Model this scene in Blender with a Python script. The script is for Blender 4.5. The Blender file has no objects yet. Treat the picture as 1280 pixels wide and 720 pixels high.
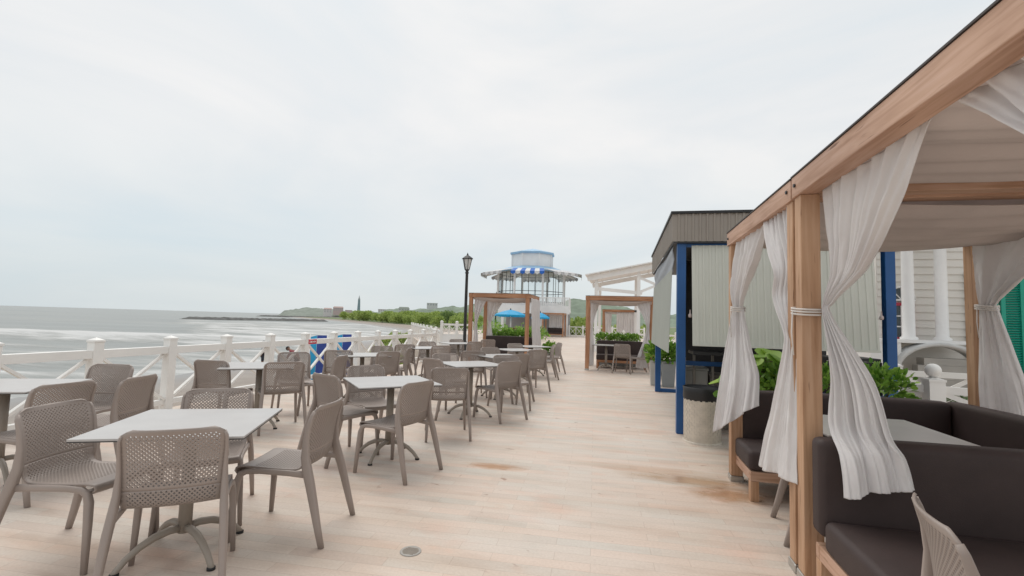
import bpy, bmesh, math, random
from math import sin, cos, pi, radians, sqrt, atan2, hypot
from mathutils import Vector, Matrix, noise
random.seed(7)
SC = bpy.context.scene
COL = SC.collection

# ------------------------------------------------------------------ helpers
def tag(o, label=None, cat=None, group=None, kind=None):
    if label: o['label'] = label
    if cat: o['category'] = cat
    if group: o['group'] = group
    if kind: o['kind'] = kind
    return o

def thing(name, label, cat, loc=(0, 0, 0), rz=0.0, group=None):
    o = bpy.data.objects.new(name, None); COL.objects.link(o)
    o.empty_display_size = 0.1
    o.location = loc; o.rotation_euler = (0, 0, rz)
    return tag(o, label, cat, group)

def copy_tree(o, parent=None):
    c = o.copy(); COL.objects.link(c); c.parent = parent
    for ch in [x for x in KIDS.get(o.name, [])]:
        k = copy_tree(ch, c)
    return c
KIDS = {}

class MB:
    def __init__(s): s.v = []; s.f = []; s.sm = []
    def add(s, vs, fs, smooth=False):
        n = len(s.v); s.v += [tuple(v) for v in vs]
        s.f += [tuple(i + n for i in f) for f in fs]; s.sm += [smooth] * len(fs)
        return s
    def box(s, x0, x1, y0, y1, z0, z1):
        return s.add([(x0,y0,z0),(x1,y0,z0),(x1,y1,z0),(x0,y1,z0),(x0,y0,z1),(x1,y0,z1),(x1,y1,z1),(x0,y1,z1)],
                     [(3,2,1,0),(4,5,6,7),(0,1,5,4),(1,2,6,5),(2,3,7,6),(3,0,4,7)])
    def bar(s, a, b, w, h, up=(0, 0, 1)):
        a = Vector(a); b = Vector(b); d = (b - a).normalized(); up = Vector(up)
        if abs(d.dot(up)) > .98: up = Vector((0, 1, 0))
        sx = d.cross(up).normalized() * (w / 2); sz = sx.cross(d).normalized() * (h / 2)
        vs = []
        for p in (a, b): vs += [p - sx - sz, p + sx - sz, p + sx + sz, p - sx + sz]
        return s.add(vs, [(0,1,2,3),(7,6,5,4),(0,4,5,1),(1,5,6,2),(2,6,7,3),(3,7,4,0)])
    def tube(s, path, rad, n=8, sq=(1, 1), up=(0, 0, 1), cap=True, smooth=True):
        P = [Vector(p) for p in path]; m = len(P)
        if not isinstance(rad, (list, tuple)): rad = [rad] * m
        vs = []; fs = []; up = Vector(up)
        for i, p in enumerate(P):
            d = (P[min(i+1, m-1)] - P[max(i-1, 0)]).normalized()
            u = up if abs(d.dot(up)) < .97 else Vector((0, 1, 0))
            a = d.cross(u).normalized(); b = a.cross(d).normalized()
            r = rad[i]; rx, ry = (r if isinstance(r, (tuple, list)) else (r * sq[0], r * sq[1]))
            for k in range(n):
                t = 2 * pi * (k + .5) / n
                cx, cy = cos(t), sin(t)
                if n == 12:   # superellipse, soft rectangle
                    cx = math.copysign(abs(cx) ** .6, cx); cy = math.copysign(abs(cy) ** .6, cy)
                vs.append(p + a * (rx * cx) + b * (ry * cy))
        for i in range(m - 1):
            for k in range(n):
                k2 = (k + 1) % n
                fs.append((i*n+k, i*n+k2, (i+1)*n+k2, (i+1)*n+k))
        s.add(vs, fs, smooth)
        if cap:
            o = len(s.v) - len(vs)
            s.f += [tuple(o + k for k in reversed(range(n))), tuple(o + (m-1)*n + k for k in range(n))]; s.sm += [False, False]
        return s
    def lathe(s, prof, c=(0, 0), n=24, smooth=True, a0=0.0, flat_n=None):
        vs = []; fs = []; m = len(prof)
        for r, z in prof:
            for k in range(n):
                t = a0 + 2 * pi * k / n
                vs.append((c[0] + r * cos(t), c[1] + r * sin(t), z))
        for i in range(m - 1):
            for k in range(n):
                k2 = (k + 1) % n
                fs.append((i*n+k, i*n+k2, (i+1)*n+k2, (i+1)*n+k))
        return s.add(vs, fs, smooth)
    def grid(s, fn, nu, nv, smooth=True, flip=False):
        vs = [fn(i / nu, j / nv) for j in range(nv + 1) for i in range(nu + 1)]
        w = nu + 1
        fs = [((j*w+i, j*w+i+1, (j+1)*w+i+1, (j+1)*w+i) if not flip else (j*w+i, (j+1)*w+i, (j+1)*w+i+1, j*w+i+1)) for j in range(nv) for i in range(nu)]
        return s.add(vs, fs, smooth)
    def build(s, name, mat, parent=None, bevel=0, solid=0, sub=0, bake=False, seg=2, offset=0):
        me = bpy.data.meshes.new(name); me.from_pydata(s.v, [], s.f)
        me.polygons.foreach_set('use_smooth', s.sm); me.update()
        o = bpy.data.objects.new(name, me); COL.objects.link(o)
        for m in (mat if isinstance(mat, (list, tuple)) else [mat]): me.materials.append(m)
        if solid:
            md = o.modifiers.new('solid', 'SOLIDIFY'); md.thickness = solid; md.offset = offset
        if sub:
            md = o.modifiers.new('sub', 'SUBSURF'); md.levels = sub; md.render_levels = sub
        if bevel:
            md = o.modifiers.new('bevel', 'BEVEL'); md.width = bevel; md.segments = seg; md.limit_method = 'ANGLE'; md.angle_limit = radians(40); md.harden_normals = False
        if bake and o.modifiers:
            dg = bpy.context.evaluated_depsgraph_get()
            me2 = bpy.data.meshes.new_from_object(o.evaluated_get(dg)); o.modifiers.clear(); o.data = me2; me2.name = name
        if parent is not None:
            o.parent = parent; KIDS.setdefault(parent.name, []).append(o)
        return o

def solo(mb, name, mat, label, cat, group=None, **k):
    return tag(mb.build(name, mat, None, **k), label, cat, group)
def struct(mb, name, mat, **k):
    return tag(mb.build(name, mat, None, **k), kind='structure')

# ------------------------------------------------------------------ materials
def newmat(name):
    m = bpy.data.materials.new(name); m.use_nodes = True
    nt = m.node_tree; b = nt.nodes['Principled BSDF']; return m, nt, b
def N(nt, t, **k):
    n = nt.nodes.new(t)
    for a, v in k.items():
        if a in n.inputs.keys(): n.inputs[a].default_value = v
        else: setattr(n, a, v)
    return n
def rgba(c): return (c[0], c[1], c[2], 1)
def ramp(nt, stops):
    r = nt.nodes.new('ShaderNodeValToRGB'); e = r.color_ramp.elements
    while len(e) < len(stops): e.new(.5)
    for i, (p, c) in enumerate(stops): e[i].position = p; e[i].color = rgba(c)
    return r

def mat_basic(name, c, rough=.5, var=.12, scale=6, stretch=(1, 1, 1), bump=.0, bscale=60, metal=0, spec=.5, dirt=None):
    m, nt, b = newmat(name); L = nt.links.new
    tc = N(nt, 'ShaderNodeTexCoord'); mp = N(nt, 'ShaderNodeMapping'); mp.inputs['Scale'].default_value = stretch
    L(tc.outputs['Object'], mp.inputs[0])
    nz = N(nt, 'ShaderNodeTexNoise'); nz.inputs['Scale'].default_value = scale; nz.inputs['Detail'].default_value = 5
    L(mp.outputs[0], nz.inputs['Vector'])
    r = ramp(nt, [(.3, [x * (1 - var) for x in c]), (.7, [min(1, x * (1 + var)) for x in c])])
    L(nz.outputs['Fac'], r.inputs[0]); L(r.outputs[0], b.inputs['Base Color'])
    b.inputs['Roughness'].default_value = rough; b.inputs['Metallic'].default_value = metal
    b.inputs['Specular IOR Level'].default_value = spec
    if bump:
        n2 = N(nt, 'ShaderNodeTexNoise'); n2.inputs['Scale'].default_value = bscale; n2.inputs['Detail'].default_value = 4
        L(mp.outputs[0], n2.inputs['Vector'])
        bp = N(nt, 'ShaderNodeBump'); bp.inputs['Strength'].default_value = bump; bp.inputs['Distance'].default_value = .01
        L(n2.outputs['Fac'], bp.inputs['Height']); L(bp.outputs[0], b.inputs['Normal'])
    return m

def mat_wood(axis, dark=1.0, tint=(1, 1, 1), nm=''):
    st = {'x': (.6, 9, 9), 'y': (9, .6, 9), 'z': (9, 9, .6)}[axis]
    m, nt, b = newmat('wood_' + axis); L = nt.links.new
    tc = N(nt, 'ShaderNodeTexCoord'); mp = N(nt, 'ShaderNodeMapping'); mp.inputs['Scale'].default_value = st
    L(tc.outputs['Object'], mp.inputs[0])
    nz = N(nt, 'ShaderNodeTexNoise'); nz.inputs['Scale'].default_value = 2.6; nz.inputs['Detail'].default_value = 7; nz.inputs['Distortion'].default_value = .9
    L(mp.outputs[0], nz.inputs['Vector'])
    d = dark
    r = ramp(nt, [(.25, (.34*d*tint[0], .185*d*tint[1], .10*d*tint[2])), (.5, (.50*d*tint[0], .305*d*tint[1], .185*d*tint[2])), (.78, (.60*d*tint[0], .40*d*tint[1], .27*d*tint[2]))])
    L(nz.outputs['Fac'], r.inputs[0])
    n2 = N(nt, 'ShaderNodeTexNoise'); n2.inputs['Scale'].default_value = 1.3; n2.inputs['Detail'].default_value = 4; L(tc.outputs['Object'], n2.inputs['Vector'])
    r2 = ramp(nt, [(.35, (.86, .84, .84)), (.65, (1.12, 1.14, 1.16))]); L(n2.outputs['Fac'], r2.inputs[0])
    mx = N(nt, 'ShaderNodeMix', data_type='RGBA', blend_type='MULTIPLY'); mx.inputs[0].default_value = 1
    L(r.outputs[0], mx.inputs[6]); L(r2.outputs[0], mx.inputs[7])
    n3 = N(nt, 'ShaderNodeTexNoise'); n3.inputs['Scale'].default_value = 5.5; n3.inputs['Detail'].default_value = 3; n3.inputs['Distortion'].default_value = .3; L(mp.outputs[0], n3.inputs['Vector'])
    r3 = ramp(nt, [(.26, (.42, .36, .32)), (.325, (1, 1, 1))]); L(n3.outputs['Fac'], r3.inputs[0])
    m3 = N(nt, 'ShaderNodeMix', data_type='RGBA', blend_type='MULTIPLY'); m3.inputs[0].default_value = 1; L(mx.outputs[2], m3.inputs[6]); L(r3.outputs[0], m3.inputs[7]); L(m3.outputs[2], b.inputs['Base Color'])
    b.inputs['Roughness'].default_value = .6; b.inputs['Specular IOR Level'].default_value = .3
    bp = N(nt, 'ShaderNodeBump'); bp.inputs['Strength'].default_value = .25; bp.inputs['Distance'].default_value = .004
    L(nz.outputs['Fac'], bp.inputs['Height']); L(bp.outputs[0], b.inputs['Normal'])
    return m

def mat_cloth(name, c, trans=.35):
    m = bpy.data.materials.new(name); m.use_nodes = True; nt = m.node_tree; L = nt.links.new
    nt.nodes.remove(nt.nodes['Principled BSDF']); out = nt.nodes['Material Output']
    tc = N(nt, 'ShaderNodeTexCoord')
    nz = N(nt, 'ShaderNodeTexNoise'); nz.inputs['Scale'].default_value = 3; nz.inputs['Detail'].default_value = 5; L(tc.outputs['Object'], nz.inputs['Vector'])
    r = ramp(nt, [(.3, [x * .93 for x in c]), (.7, [min(.9, x * 1.04) for x in c])]); L(nz.outputs['Fac'], r.inputs[0])
    wv = N(nt, 'ShaderNodeTexNoise'); wv.inputs['Scale'].default_value = 26; wv.inputs['Detail'].default_value = 3; L(tc.outputs['Object'], wv.inputs['Vector'])
    bp = N(nt, 'ShaderNodeBump'); bp.inputs['Strength'].default_value = .22; bp.inputs['Distance'].default_value = .012
    L(wv.outputs['Fac'], bp.inputs['Height'])
    d = N(nt, 'ShaderNodeBsdfDiffuse'); t = N(nt, 'ShaderNodeBsdfTranslucent')
    for x in (d, t): L(r.outputs[0], x.inputs['Color']); L(bp.outputs[0], x.inputs['Normal'])
    mx = N(nt, 'ShaderNodeMixShader'); mx.inputs[0].default_value = trans
    L(d.outputs[0], mx.inputs[1]); L(t.outputs[0], mx.inputs[2]); L(mx.outputs[0], out.inputs[0])
    return m

def mat_leaf(name, dark, light, trans=.25, rough=.45):
    m, nt, b = newmat(name); L = nt.links.new; out = nt.nodes['Material Output']
    g = N(nt, 'ShaderNodeNewGeometry')
    r = ramp(nt, [(0, dark), (.6, [(a + c) / 2 for a, c in zip(dark, light)]), (1, light)]); L(g.outputs['Random Per Island'], r.inputs[0])
    L(r.outputs[0], b.inputs['Base Color']); b.inputs['Roughness'].default_value = rough
    t = N(nt, 'ShaderNodeBsdfTranslucent'); L(r.outputs[0], t.inputs['Color'])
    mx = N(nt, 'ShaderNodeMixShader'); mx.inputs[0].default_value = trans
    L(b.outputs[0], mx.inputs[1]); L(t.outputs[0], mx.inputs[2]); L(mx.outputs[0], out.inputs[0])
    return m

M = {}
M['taupe'] = mat_basic('taupe_resin', (.325, .270, .240), .42, .06, 3, bump=.05, bscale=150)
def tint_each(m, amt):
    nt = m.node_tree; L = nt.links.new; b = nt.nodes['Principled BSDF']; src = b.inputs['Base Color'].links[0].from_socket
    oi = N(nt, 'ShaderNodeObjectInfo'); mr = N(nt, 'ShaderNodeMapRange'); mr.inputs['To Min'].default_value = 1 - amt; mr.inputs['To Max'].default_value = 1 + amt; L(oi.outputs['Random'], mr.inputs['Value'])
    vm = N(nt, 'ShaderNodeVectorMath', operation='SCALE'); L(src, vm.inputs[0]); L(mr.outputs[0], vm.inputs['Scale']); L(vm.outputs[0], b.inputs['Base Color'])
def smudge(m, lo, hi, scale):
    nt = m.node_tree; L = nt.links.new; b = nt.nodes['Principled BSDF']
    tc = N(nt, 'ShaderNodeTexCoord'); n = N(nt, 'ShaderNodeTexNoise'); n.inputs['Scale'].default_value = scale; n.inputs['Detail'].default_value = 5; n.inputs['Distortion'].default_value = .0; L(tc.outputs['Object'], n.inputs['Vector'])
    mr = N(nt, 'ShaderNodeMapRange'); mr.inputs['From Min'].default_value = .35; mr.inputs['From Max'].default_value = .65; mr.inputs['To Min'].default_value = lo; mr.inputs['To Max'].default_value = hi; L(n.outputs['Fac'], mr.inputs['Value']); L(mr.outputs[0], b.inputs['Roughness'])
tint_each(M['taupe'], .07)
M['taupe_dark'] = mat_basic('taupe_metal', (.33, .285, .24), .45, .08, 3)
M['top'] = mat_basic('laminate_top', (.47, .455, .445), .33, .05, 4)
smudge(M['top'], .30, .38, 3); tint_each(M['top'], .05)
M['edge'] = mat_basic('dark_edge', (.05, .05, .05), .5)
M['white'] = mat_basic('white_paint', (.86, .845, .815), .5, .05, 2, bump=.06, bscale=30)
M['white2'] = mat_basic('white_render', (.85, .845, .835), .6, .06, 1)
M['wx'] = mat_wood('x', .98, (1.04, 1.08, 1.22)); M['wy'] = mat_wood('y', .98, (1.06, 1.10, 1.28)); M['wz'] = mat_wood('z')
M['wxr'] = mat_wood('x', .85, (1.04, .86, .78)); M['wyr'] = mat_wood('y', .85, (1.04, .86, .78)); M['wzr'] = mat_wood('z', .85, (1.04, .86, .78))
M['trim'] = mat_basic('dark_trim', (.045, .035, .032), .6)
M['curtain'] = mat_cloth('white_curtain', (.88, .85, .845), .30)
M['canopy'] = mat_cloth('canopy_cloth', (.76, .69, .66), .25)
M['sofa'] = mat_basic('brown_cushion', (.050, .034, .032), .62, .12, 5, bump=.12, bscale=220, spec=.35)
M['steel'] = mat_basic('steel', (.5, .49, .46), .35, .08, 4, metal=.8)
M['blue'] = mat_basic('blue_paint', (.012, .085, .26), .4, .12, 3)
M['black'] = mat_basic('black', (.015, .015, .016), .5)
M['dark'] = mat_basic('dark_metal', (.03, .03, .032), .5)
M['fascia'] = mat_basic('dark_grey_sheet', (.31, .275, .24), .5, .08, 2)
M['shutter'] = mat_basic('pale_green_sheet', (.60, .61, .55), .5, .05, 1.5)
M['shutter_shaded'] = mat_basic('pale_sheet_shaded', (.44, .46, .42), .5, .05, 1.5)  # same sheet as the front shutter, side shading mixed into its colour
M['tarp'] = mat_basic('grey_tarp', (.27, .285, .31), .5, .1, 3)
M['pot'] = mat_basic('grey_pot', (.33, .35, .355), .6, .06, 4)
M['potw'] = mat_basic('pale_pot', (.5, .49, .46), .6, .06, 4)
M['siding'] = mat_basic('cream_siding', (.72, .69, .64), .55, .04, 1.5)
M['green'] = mat_basic('green_shutter', (.012, .33, .23), .45, .06, 3)
M['red'] = mat_basic('red_paint', (.42, .03, .06), .5)
M['glass'] = mat_basic('window_glass', (.06, .075, .08), .08, .1, 2)
M['leaf'] = mat_leaf('hedge_leaf', (.09, .22, .025), (.33, .53, .09), .28)
M['leafbig'] = mat_leaf('round_leaf', (.10, .24, .025), (.36, .52, .08), .3)
M['mangrove'] = mat_leaf('mangrove_leaf', (.24, .34, .085), (.54, .63, .20), .25, .7)
M['mangrove2'] = mat_leaf('mangrove_leaf_dark', (.14, .22, .075), (.30, .40, .14), .2, .7)
M['palm'] = mat_leaf('palm_leaf', (.06, .12, .03), (.16, .26, .08), .2)
M['bark'] = mat_basic('bark', (.12, .085, .06), .9, .3, 8)
M['soil'] = mat_basic('soil', (.05, .035, .025), .9)
M['awblue'] = mat_basic('awning_blue', (.02, .13, .50), .6)
M['awwhite'] = mat_basic('awning_white', (.72, .72, .72), .6)
M['awgrey'] = mat_basic('awning_grey', (.48, .48, .49), .6)
M['roofblue'] = mat_basic('roof_blue', (.30, .50, .70), .5, .1, 1)
M['cyan'] = mat_basic('cyan_cloth', (.0, .33, .62), .6)
M['bannerblue'] = mat_basic('banner_blue', (.03, .07, .33), .5)
M['bannercyan'] = mat_basic('banner_cyan', (.02, .36, .66), .5)
M['labelred'] = mat_basic('label_red', (.55, .02, .05), .5)
M['rope'] = mat_basic('rope', (.7, .66, .62), .8)
M['rock'] = mat_basic('groyne_rock', (.13, .13, .125), .9, .3, .4)
M['glasspane'] = None

def mk_glass():
    m, nt, b = newmat('clear_pane'); L = nt.links.new; out = nt.nodes['Material Output']
    gl = N(nt, 'ShaderNodeBsdfGlossy'); gl.inputs['Roughness'].default_value = .05; gl.inputs['Color'].default_value = (.8, .85, .85, 1)
    tr = N(nt, 'ShaderNodeBsdfTransparent'); tr.inputs['Color'].default_value = (.96, .975, .975, 1)
    mx = N(nt, 'ShaderNodeMixShader'); mx.inputs[0].default_value = .07
    L(tr.outputs[0], mx.inputs[1]); L(gl.outputs[0], mx.inputs[2]); L(mx.outputs[0], out.inputs[0]); return m
M['glasspane'] = mk_glass()

def mk_floor():
    m, nt, b = newmat('travertine_paving'); L = nt.links.new
    tc = N(nt, 'ShaderNodeTexCoord')
    br = N(nt, 'ShaderNodeTexBrick'); br.offset = .37; br.squash = 1
    br.inputs['Scale'].default_value = 1; br.inputs['Brick Width'].default_value = .58; br.inputs['Row Height'].default_value = .098
    br.inputs['Mortar Size'].default_value = .0022; br.inputs['Mortar Smooth'].default_value = .3; br.inputs['Bias'].default_value = 0
    br.inputs['Color1'].default_value = (.625, .56, .495, 1); br.inputs['Color2'].default_value = (.615, .508, .435, 1); br.inputs['Mortar'].default_value = (.52, .43, .365, 1)
    mp = N(nt, 'ShaderNodeMapping'); mp.inputs['Rotation'].default_value = (0, 0, radians(-3)); L(tc.outputs['Object'], mp.inputs[0]); L(mp.outputs[0], br.inputs['Vector'])
    def noise_mul(prev, scale, stretch, stops, detail=6, dist=0):
        q = N(nt, 'ShaderNodeMapping'); q.inputs['Scale'].default_value = stretch; q.inputs['Rotation'].default_value = (0, 0, radians(-3)); L(tc.outputs['Object'], q.inputs[0])
        n = N(nt, 'ShaderNodeTexNoise'); n.inputs['Scale'].default_value = scale; n.inputs['Detail'].default_value = detail; n.inputs['Distortion'].default_value = dist
        L(q.outputs[0], n.inputs['Vector']); r = ramp(nt, stops); L(n.outputs['Fac'], r.inputs[0])
        x = N(nt, 'ShaderNodeMix', data_type='RGBA', blend_type='MULTIPLY'); x.inputs[0].default_value = 1
        L(prev, x.inputs[6]); L(r.outputs[0], x.inputs[7]); return x.outputs[2], n
    c, _ = noise_mul(br.outputs['Color'], 1.2, (.5, 2.6, 1), [(.3, (.93, .88, .84)), (.5, (1, 1, 1)), (.72, (1.04, 1.06, 1.08))])
    c, _ = noise_mul(c, 3.2, (.6, 2.2, 1), [(.27, (.89, .86, .84)), (.45, (1, 1, 1)), (.75, (1.05, 1.06, 1.07))])
    c, _ = noise_mul(c, .5, (1, 1, 1), [(.3, (.93, .91, .89)), (.6, (1.03, 1.03, 1.04))])
    b2 = N(nt, 'ShaderNodeTexBrick'); b2.offset = .5; b2.inputs['Scale'].default_value = 1; b2.inputs['Brick Width'].default_value = .87; b2.inputs['Row Height'].default_value = .098
    b2.inputs['Mortar Size'].default_value = .001; b2.inputs['Mortar Smooth'].default_value = .8; b2.inputs['Color1'].default_value = (.93, .945, .945, 1); b2.inputs['Color2'].default_value = (1.05, 1.03, 1.01, 1); b2.inputs['Mortar'].default_value = (.98, .97, .96, 1)
    L(mp.outputs[0], b2.inputs['Vector'])
    xb = N(nt, 'ShaderNodeMix', data_type='RGBA', blend_type='MULTIPLY'); xb.inputs[0].default_value = 1; L(c, xb.inputs[6]); L(b2.outputs['Color'], xb.inputs[7]); c = xb.outputs[2]
    c, _ = noise_mul(c, 7, (.8, 1.5, 1), [(.22, (.62, .50, .45)), (.29, (1, 1, 1))], 2, .6)
    c, _ = noise_mul(c, 1.6, (1, 1.4, 1), [(.30, (1.02, .94, .915)), (.42, (1, 1, 1)), (.62, (1, 1, 1)), (.75, (.93, .97, .98))], 5, .4)
    c, _ = noise_mul(c, 60, (1, 1, 1), [(.3, (.95, .94, .93)), (.7, (1.04, 1.04, 1.04))], 2)
    c, _ = noise_mul(c, 2.1, (1, 1.6, 1), [(.62, (1, 1, 1)), (.75, (1.02, .90, .85))], 4)
    # damp stains: ellipses in the plan, broken up by noise
    def stain(prev, cx, cy, rx, ry, col, rot=0):
        q = N(nt, 'ShaderNodeMapping', vector_type='TEXTURE'); q.inputs['Location'].default_value = (cx, cy, 0); q.inputs['Rotation'].default_value = (0, 0, rot); q.inputs['Scale'].default_value = (rx, ry, 1)
        L(tc.outputs['Object'], q.inputs[0])
        n = N(nt, 'ShaderNodeTexNoise'); n.inputs['Scale'].default_value = 2.4; n.inputs['Detail'].default_value = 7; L(q.outputs[0], n.inputs['Vector'])
        ln = N(nt, 'ShaderNodeVectorMath', operation='LENGTH'); L(q.outputs[0], ln.inputs[0])
        ad = N(nt, 'ShaderNodeMath', operation='MULTIPLY_ADD'); L(n.outputs['Fac'], ad.inputs[0]); ad.inputs[1].default_value = 1.3; L(ln.outputs['Value'], ad.inputs[2])
        r = N(nt, 'ShaderNodeMapRange'); r.inputs['From Min'].default_value = 1.78; r.inputs['From Max'].default_value = 1.0; L(ad.outputs[0], r.inputs['Value'])
        x = N(nt, 'ShaderNodeMix', data_type='RGBA', blend_type='MULTIPLY'); L(r.outputs[0], x.inputs[0]); L(prev, x.inputs[6]); x.inputs[7].default_value = rgba(col)
        return x.outputs[2], r
    c, s1 = stain(c, -1.15, 4.56, .30, .10, (.72, .52, .36))
    c, s2 = stain(c, .62, 4.72, .72, .16, (.80, .66, .52), radians(-6))
    c, s3 = stain(c, .95, 4.42, .42, .20, (.76, .60, .46))
    c, s4 = stain(c, .2, 4.95, .9, .12, (.88, .78, .70))
    L(c, b.inputs['Base Color'])
    mx = N(nt, 'ShaderNodeMath', operation='MAXIMUM'); L(s2.outputs[0], mx.inputs[0]); L(s3.outputs[0], mx.inputs[1])
    rr = N(nt, 'ShaderNodeMapRange'); rr.inputs['To Min'].default_value = .52; rr.inputs['To Max'].default_value = .16; L(mx.outputs[0], rr.inputs['Value']); L(rr.outputs[0], b.inputs['Roughness'])
    b.inputs['Specular IOR Level'].default_value = .4
    n3 = N(nt, 'ShaderNodeTexNoise'); n3.inputs['Scale'].default_value = 45; n3.inputs['Detail'].default_value = 5; L(tc.outputs['Object'], n3.inputs['Vector'])
    sb = N(nt, 'ShaderNodeMath', operation='SUBTRACT'); L(n3.outputs['Fac'], sb.inputs[0]); L(br.outputs['Fac'], sb.inputs[1])
    bp = N(nt, 'ShaderNodeBump'); bp.inputs['Strength'].default_value = .14; bp.inputs['Distance'].default_value = .006; L(sb.outputs[0], bp.inputs['Height']); L(bp.outputs[0], b.inputs['Normal'])
    return m
M['floor'] = mk_floor()

def mk_sea():
    m, nt, b = newmat('sea_water'); L = nt.links.new
    tc = N(nt, 'ShaderNodeTexCoord'); mp = N(nt, 'ShaderNodeMapping'); mp.inputs['Rotation'].default_value = (0, 0, radians(-18)); mp.inputs['Scale'].default_value = (.13, 1, 1)
    L(tc.outputs['Object'], mp.inputs[0])
    at = N(nt, 'ShaderNodeAttribute'); at.attribute_name = 'foam'
    n1 = N(nt, 'ShaderNodeTexNoise'); n1.inputs['Scale'].default_value = .9; n1.inputs['Detail'].default_value = 8; n1.inputs['Roughness'].default_value = .65; L(mp.outputs[0], n1.inputs['Vector'])
    ad = N(nt, 'ShaderNodeMath', operation='ADD'); L(at.outputs['Fac'], ad.inputs[0]); L(n1.outputs['Fac'], ad.inputs[1])
    mr = N(nt, 'ShaderNodeMapRange'); mr.inputs['From Min'].default_value = .74; mr.inputs['From Max'].default_value = 1.08; L(ad.outputs[0], mr.inputs['Value'])
    n2 = N(nt, 'ShaderNodeTexNoise'); n2.inputs['Scale'].default_value = .05; n2.inputs['Detail'].default_value = 4; L(mp.outputs[0], n2.inputs['Vector'])
    r = ramp(nt, [(.35, (.19, .205, .195)), (.65, (.25, .258, .24))]); L(n2.outputs['Fac'], r.inputs[0])
    mx = N(nt, 'ShaderNodeMix', data_type='RGBA'); L(mr.outputs[0], mx.inputs[0]); L(r.outputs[0], mx.inputs[6]); mx.inputs[7].default_value = (.60, .605, .60, 1); L(mx.outputs[2], b.inputs['Base Color'])
    rr = N(nt, 'ShaderNodeMapRange'); rr.inputs['To Min'].default_value = .30; rr.inputs['To Max'].default_value = .85; L(mr.outputs[0], rr.inputs['Value']); L(rr.outputs[0], b.inputs['Roughness'])
    n4 = N(nt, 'ShaderNodeTexNoise'); n4.inputs['Scale'].default_value = 1.5; n4.inputs['Detail'].default_value = 6; L(mp.outputs[0], n4.inputs['Vector'])
    bp = N(nt, 'ShaderNodeBump'); bp.inputs['Strength'].default_value = .8; bp.inputs['Distance'].default_value = .25; L(n4.outputs['Fac'], bp.inputs['Height']); L(bp.outputs[0], b.inputs['Normal'])
    b.inputs['IOR'].default_value = 1.33
    return m
M['sea'] = mk_sea()

def mk_sand():
    m, nt, b = newmat('beach_sand'); L = nt.links.new
    g = N(nt, 'ShaderNodeNewGeometry'); sx = N(nt, 'ShaderNodeSeparateXYZ'); L(g.outputs['Position'], sx.inputs[0])
    tc = N(nt, 'ShaderNodeTexCoord'); nz = N(nt, 'ShaderNodeTexNoise'); nz.inputs['Scale'].default_value = .6; nz.inputs['Detail'].default_value = 7; L(tc.outputs['Object'], nz.inputs['Vector'])
    r = ramp(nt, [(.3, (.26, .215, .18)), (.7, (.36, .31, .265))]); L(nz.outputs['Fac'], r.inputs[0])
    wet = N(nt, 'ShaderNodeMapRange'); wet.inputs['From Min'].default_value = -1.75; wet.inputs['From Max'].default_value = -2.15; L(sx.outputs['Z'], wet.inputs['Value'])
    mx = N(nt, 'ShaderNodeMix', data_type='RGBA'); L(wet.outputs[0], mx.inputs[0]); L(r.outputs[0], mx.inputs[6]); mx.inputs[7].default_value = (.20, .18, .165, 1); L(mx.outputs[2], b.inputs['Base Color'])
    rr = N(nt, 'ShaderNodeMapRange'); rr.inputs['To Min'].default_value = .9; rr.inputs['To Max'].default_value = .3; L(wet.outputs[0], rr.inputs['Value']); L(rr.outputs[0], b.inputs['Roughness'])
    bp = N(nt, 'ShaderNodeBump'); bp.inputs['Strength'].default_value = .4; bp.inputs['Distance'].default_value = .1; L(nz.outputs['Fac'], bp.inputs['Height']); L(bp.outputs[0], b.inputs['Normal'])
    return m
M['sand'] = mk_sand()
M['hill'] = mat_basic('hazy_wooded_hill', (.20, .25, .19), .95, .22, .07, bump=.6, bscale=.3)  # distance haze is put into this base colour
M['hillfar'] = mat_basic('hazy_headland', (.23, .26, .225), .95, .14, .06, bump=.3, bscale=.2)  # greyed base colour stands in for haze over the headland
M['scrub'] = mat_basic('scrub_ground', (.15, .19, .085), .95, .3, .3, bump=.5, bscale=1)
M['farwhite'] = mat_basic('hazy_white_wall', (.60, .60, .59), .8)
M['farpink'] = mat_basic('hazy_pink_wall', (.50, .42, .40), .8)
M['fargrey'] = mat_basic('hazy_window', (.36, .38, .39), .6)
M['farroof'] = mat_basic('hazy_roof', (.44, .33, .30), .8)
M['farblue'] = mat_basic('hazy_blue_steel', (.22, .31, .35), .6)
M['greywall'] = mat_basic('grey_wall', (.36, .36, .37), .8, .1, .8)
M['skin'] = mat_basic('skin', (.22, .12, .08), .6)
M['hair'] = mat_basic('hair', (.02, .017, .015), .7)
M['shirtred'] = mat_basic('red_shirt', (.22, .02, .035), .8)
M['shirtwhite'] = mat_basic('white_shirt', (.62, .62, .62), .8)
M['shorts'] = mat_basic('dark_shorts', (.03, .035, .05), .8)
M['maroon'] = mat_basic('maroon_cushion', (.14, .03, .03), .7)
M['bulb'] = mat_basic('lamp_glass', (.6, .6, .58), .25)
M['conc'] = mat_basic('concrete', (.4, .38, .35), .8, .1, 2)

# ------------------------------------------------------------------ camera
f_px, CH = 600.0, 1.40
cam = bpy.data.cameras.new('camera'); co = bpy.data.objects.new('camera', cam); COL.objects.link(co)
cam.sensor_width = 36; cam.lens = f_px / 1280 * 36; cam.clip_end = 20000; cam.clip_start = .05
Rm = Matrix.Rotation(math.atan(137/600), 3, 'Z') @ Matrix.Rotation(pi/2 + math.atan(40.58/600), 3, 'X') @ Matrix.Rotation(radians(1.7), 3, 'Z')
co.matrix_world = Matrix.Translation((0, 0, CH)) @ Rm.to_4x4()
SC.camera = co

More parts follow.
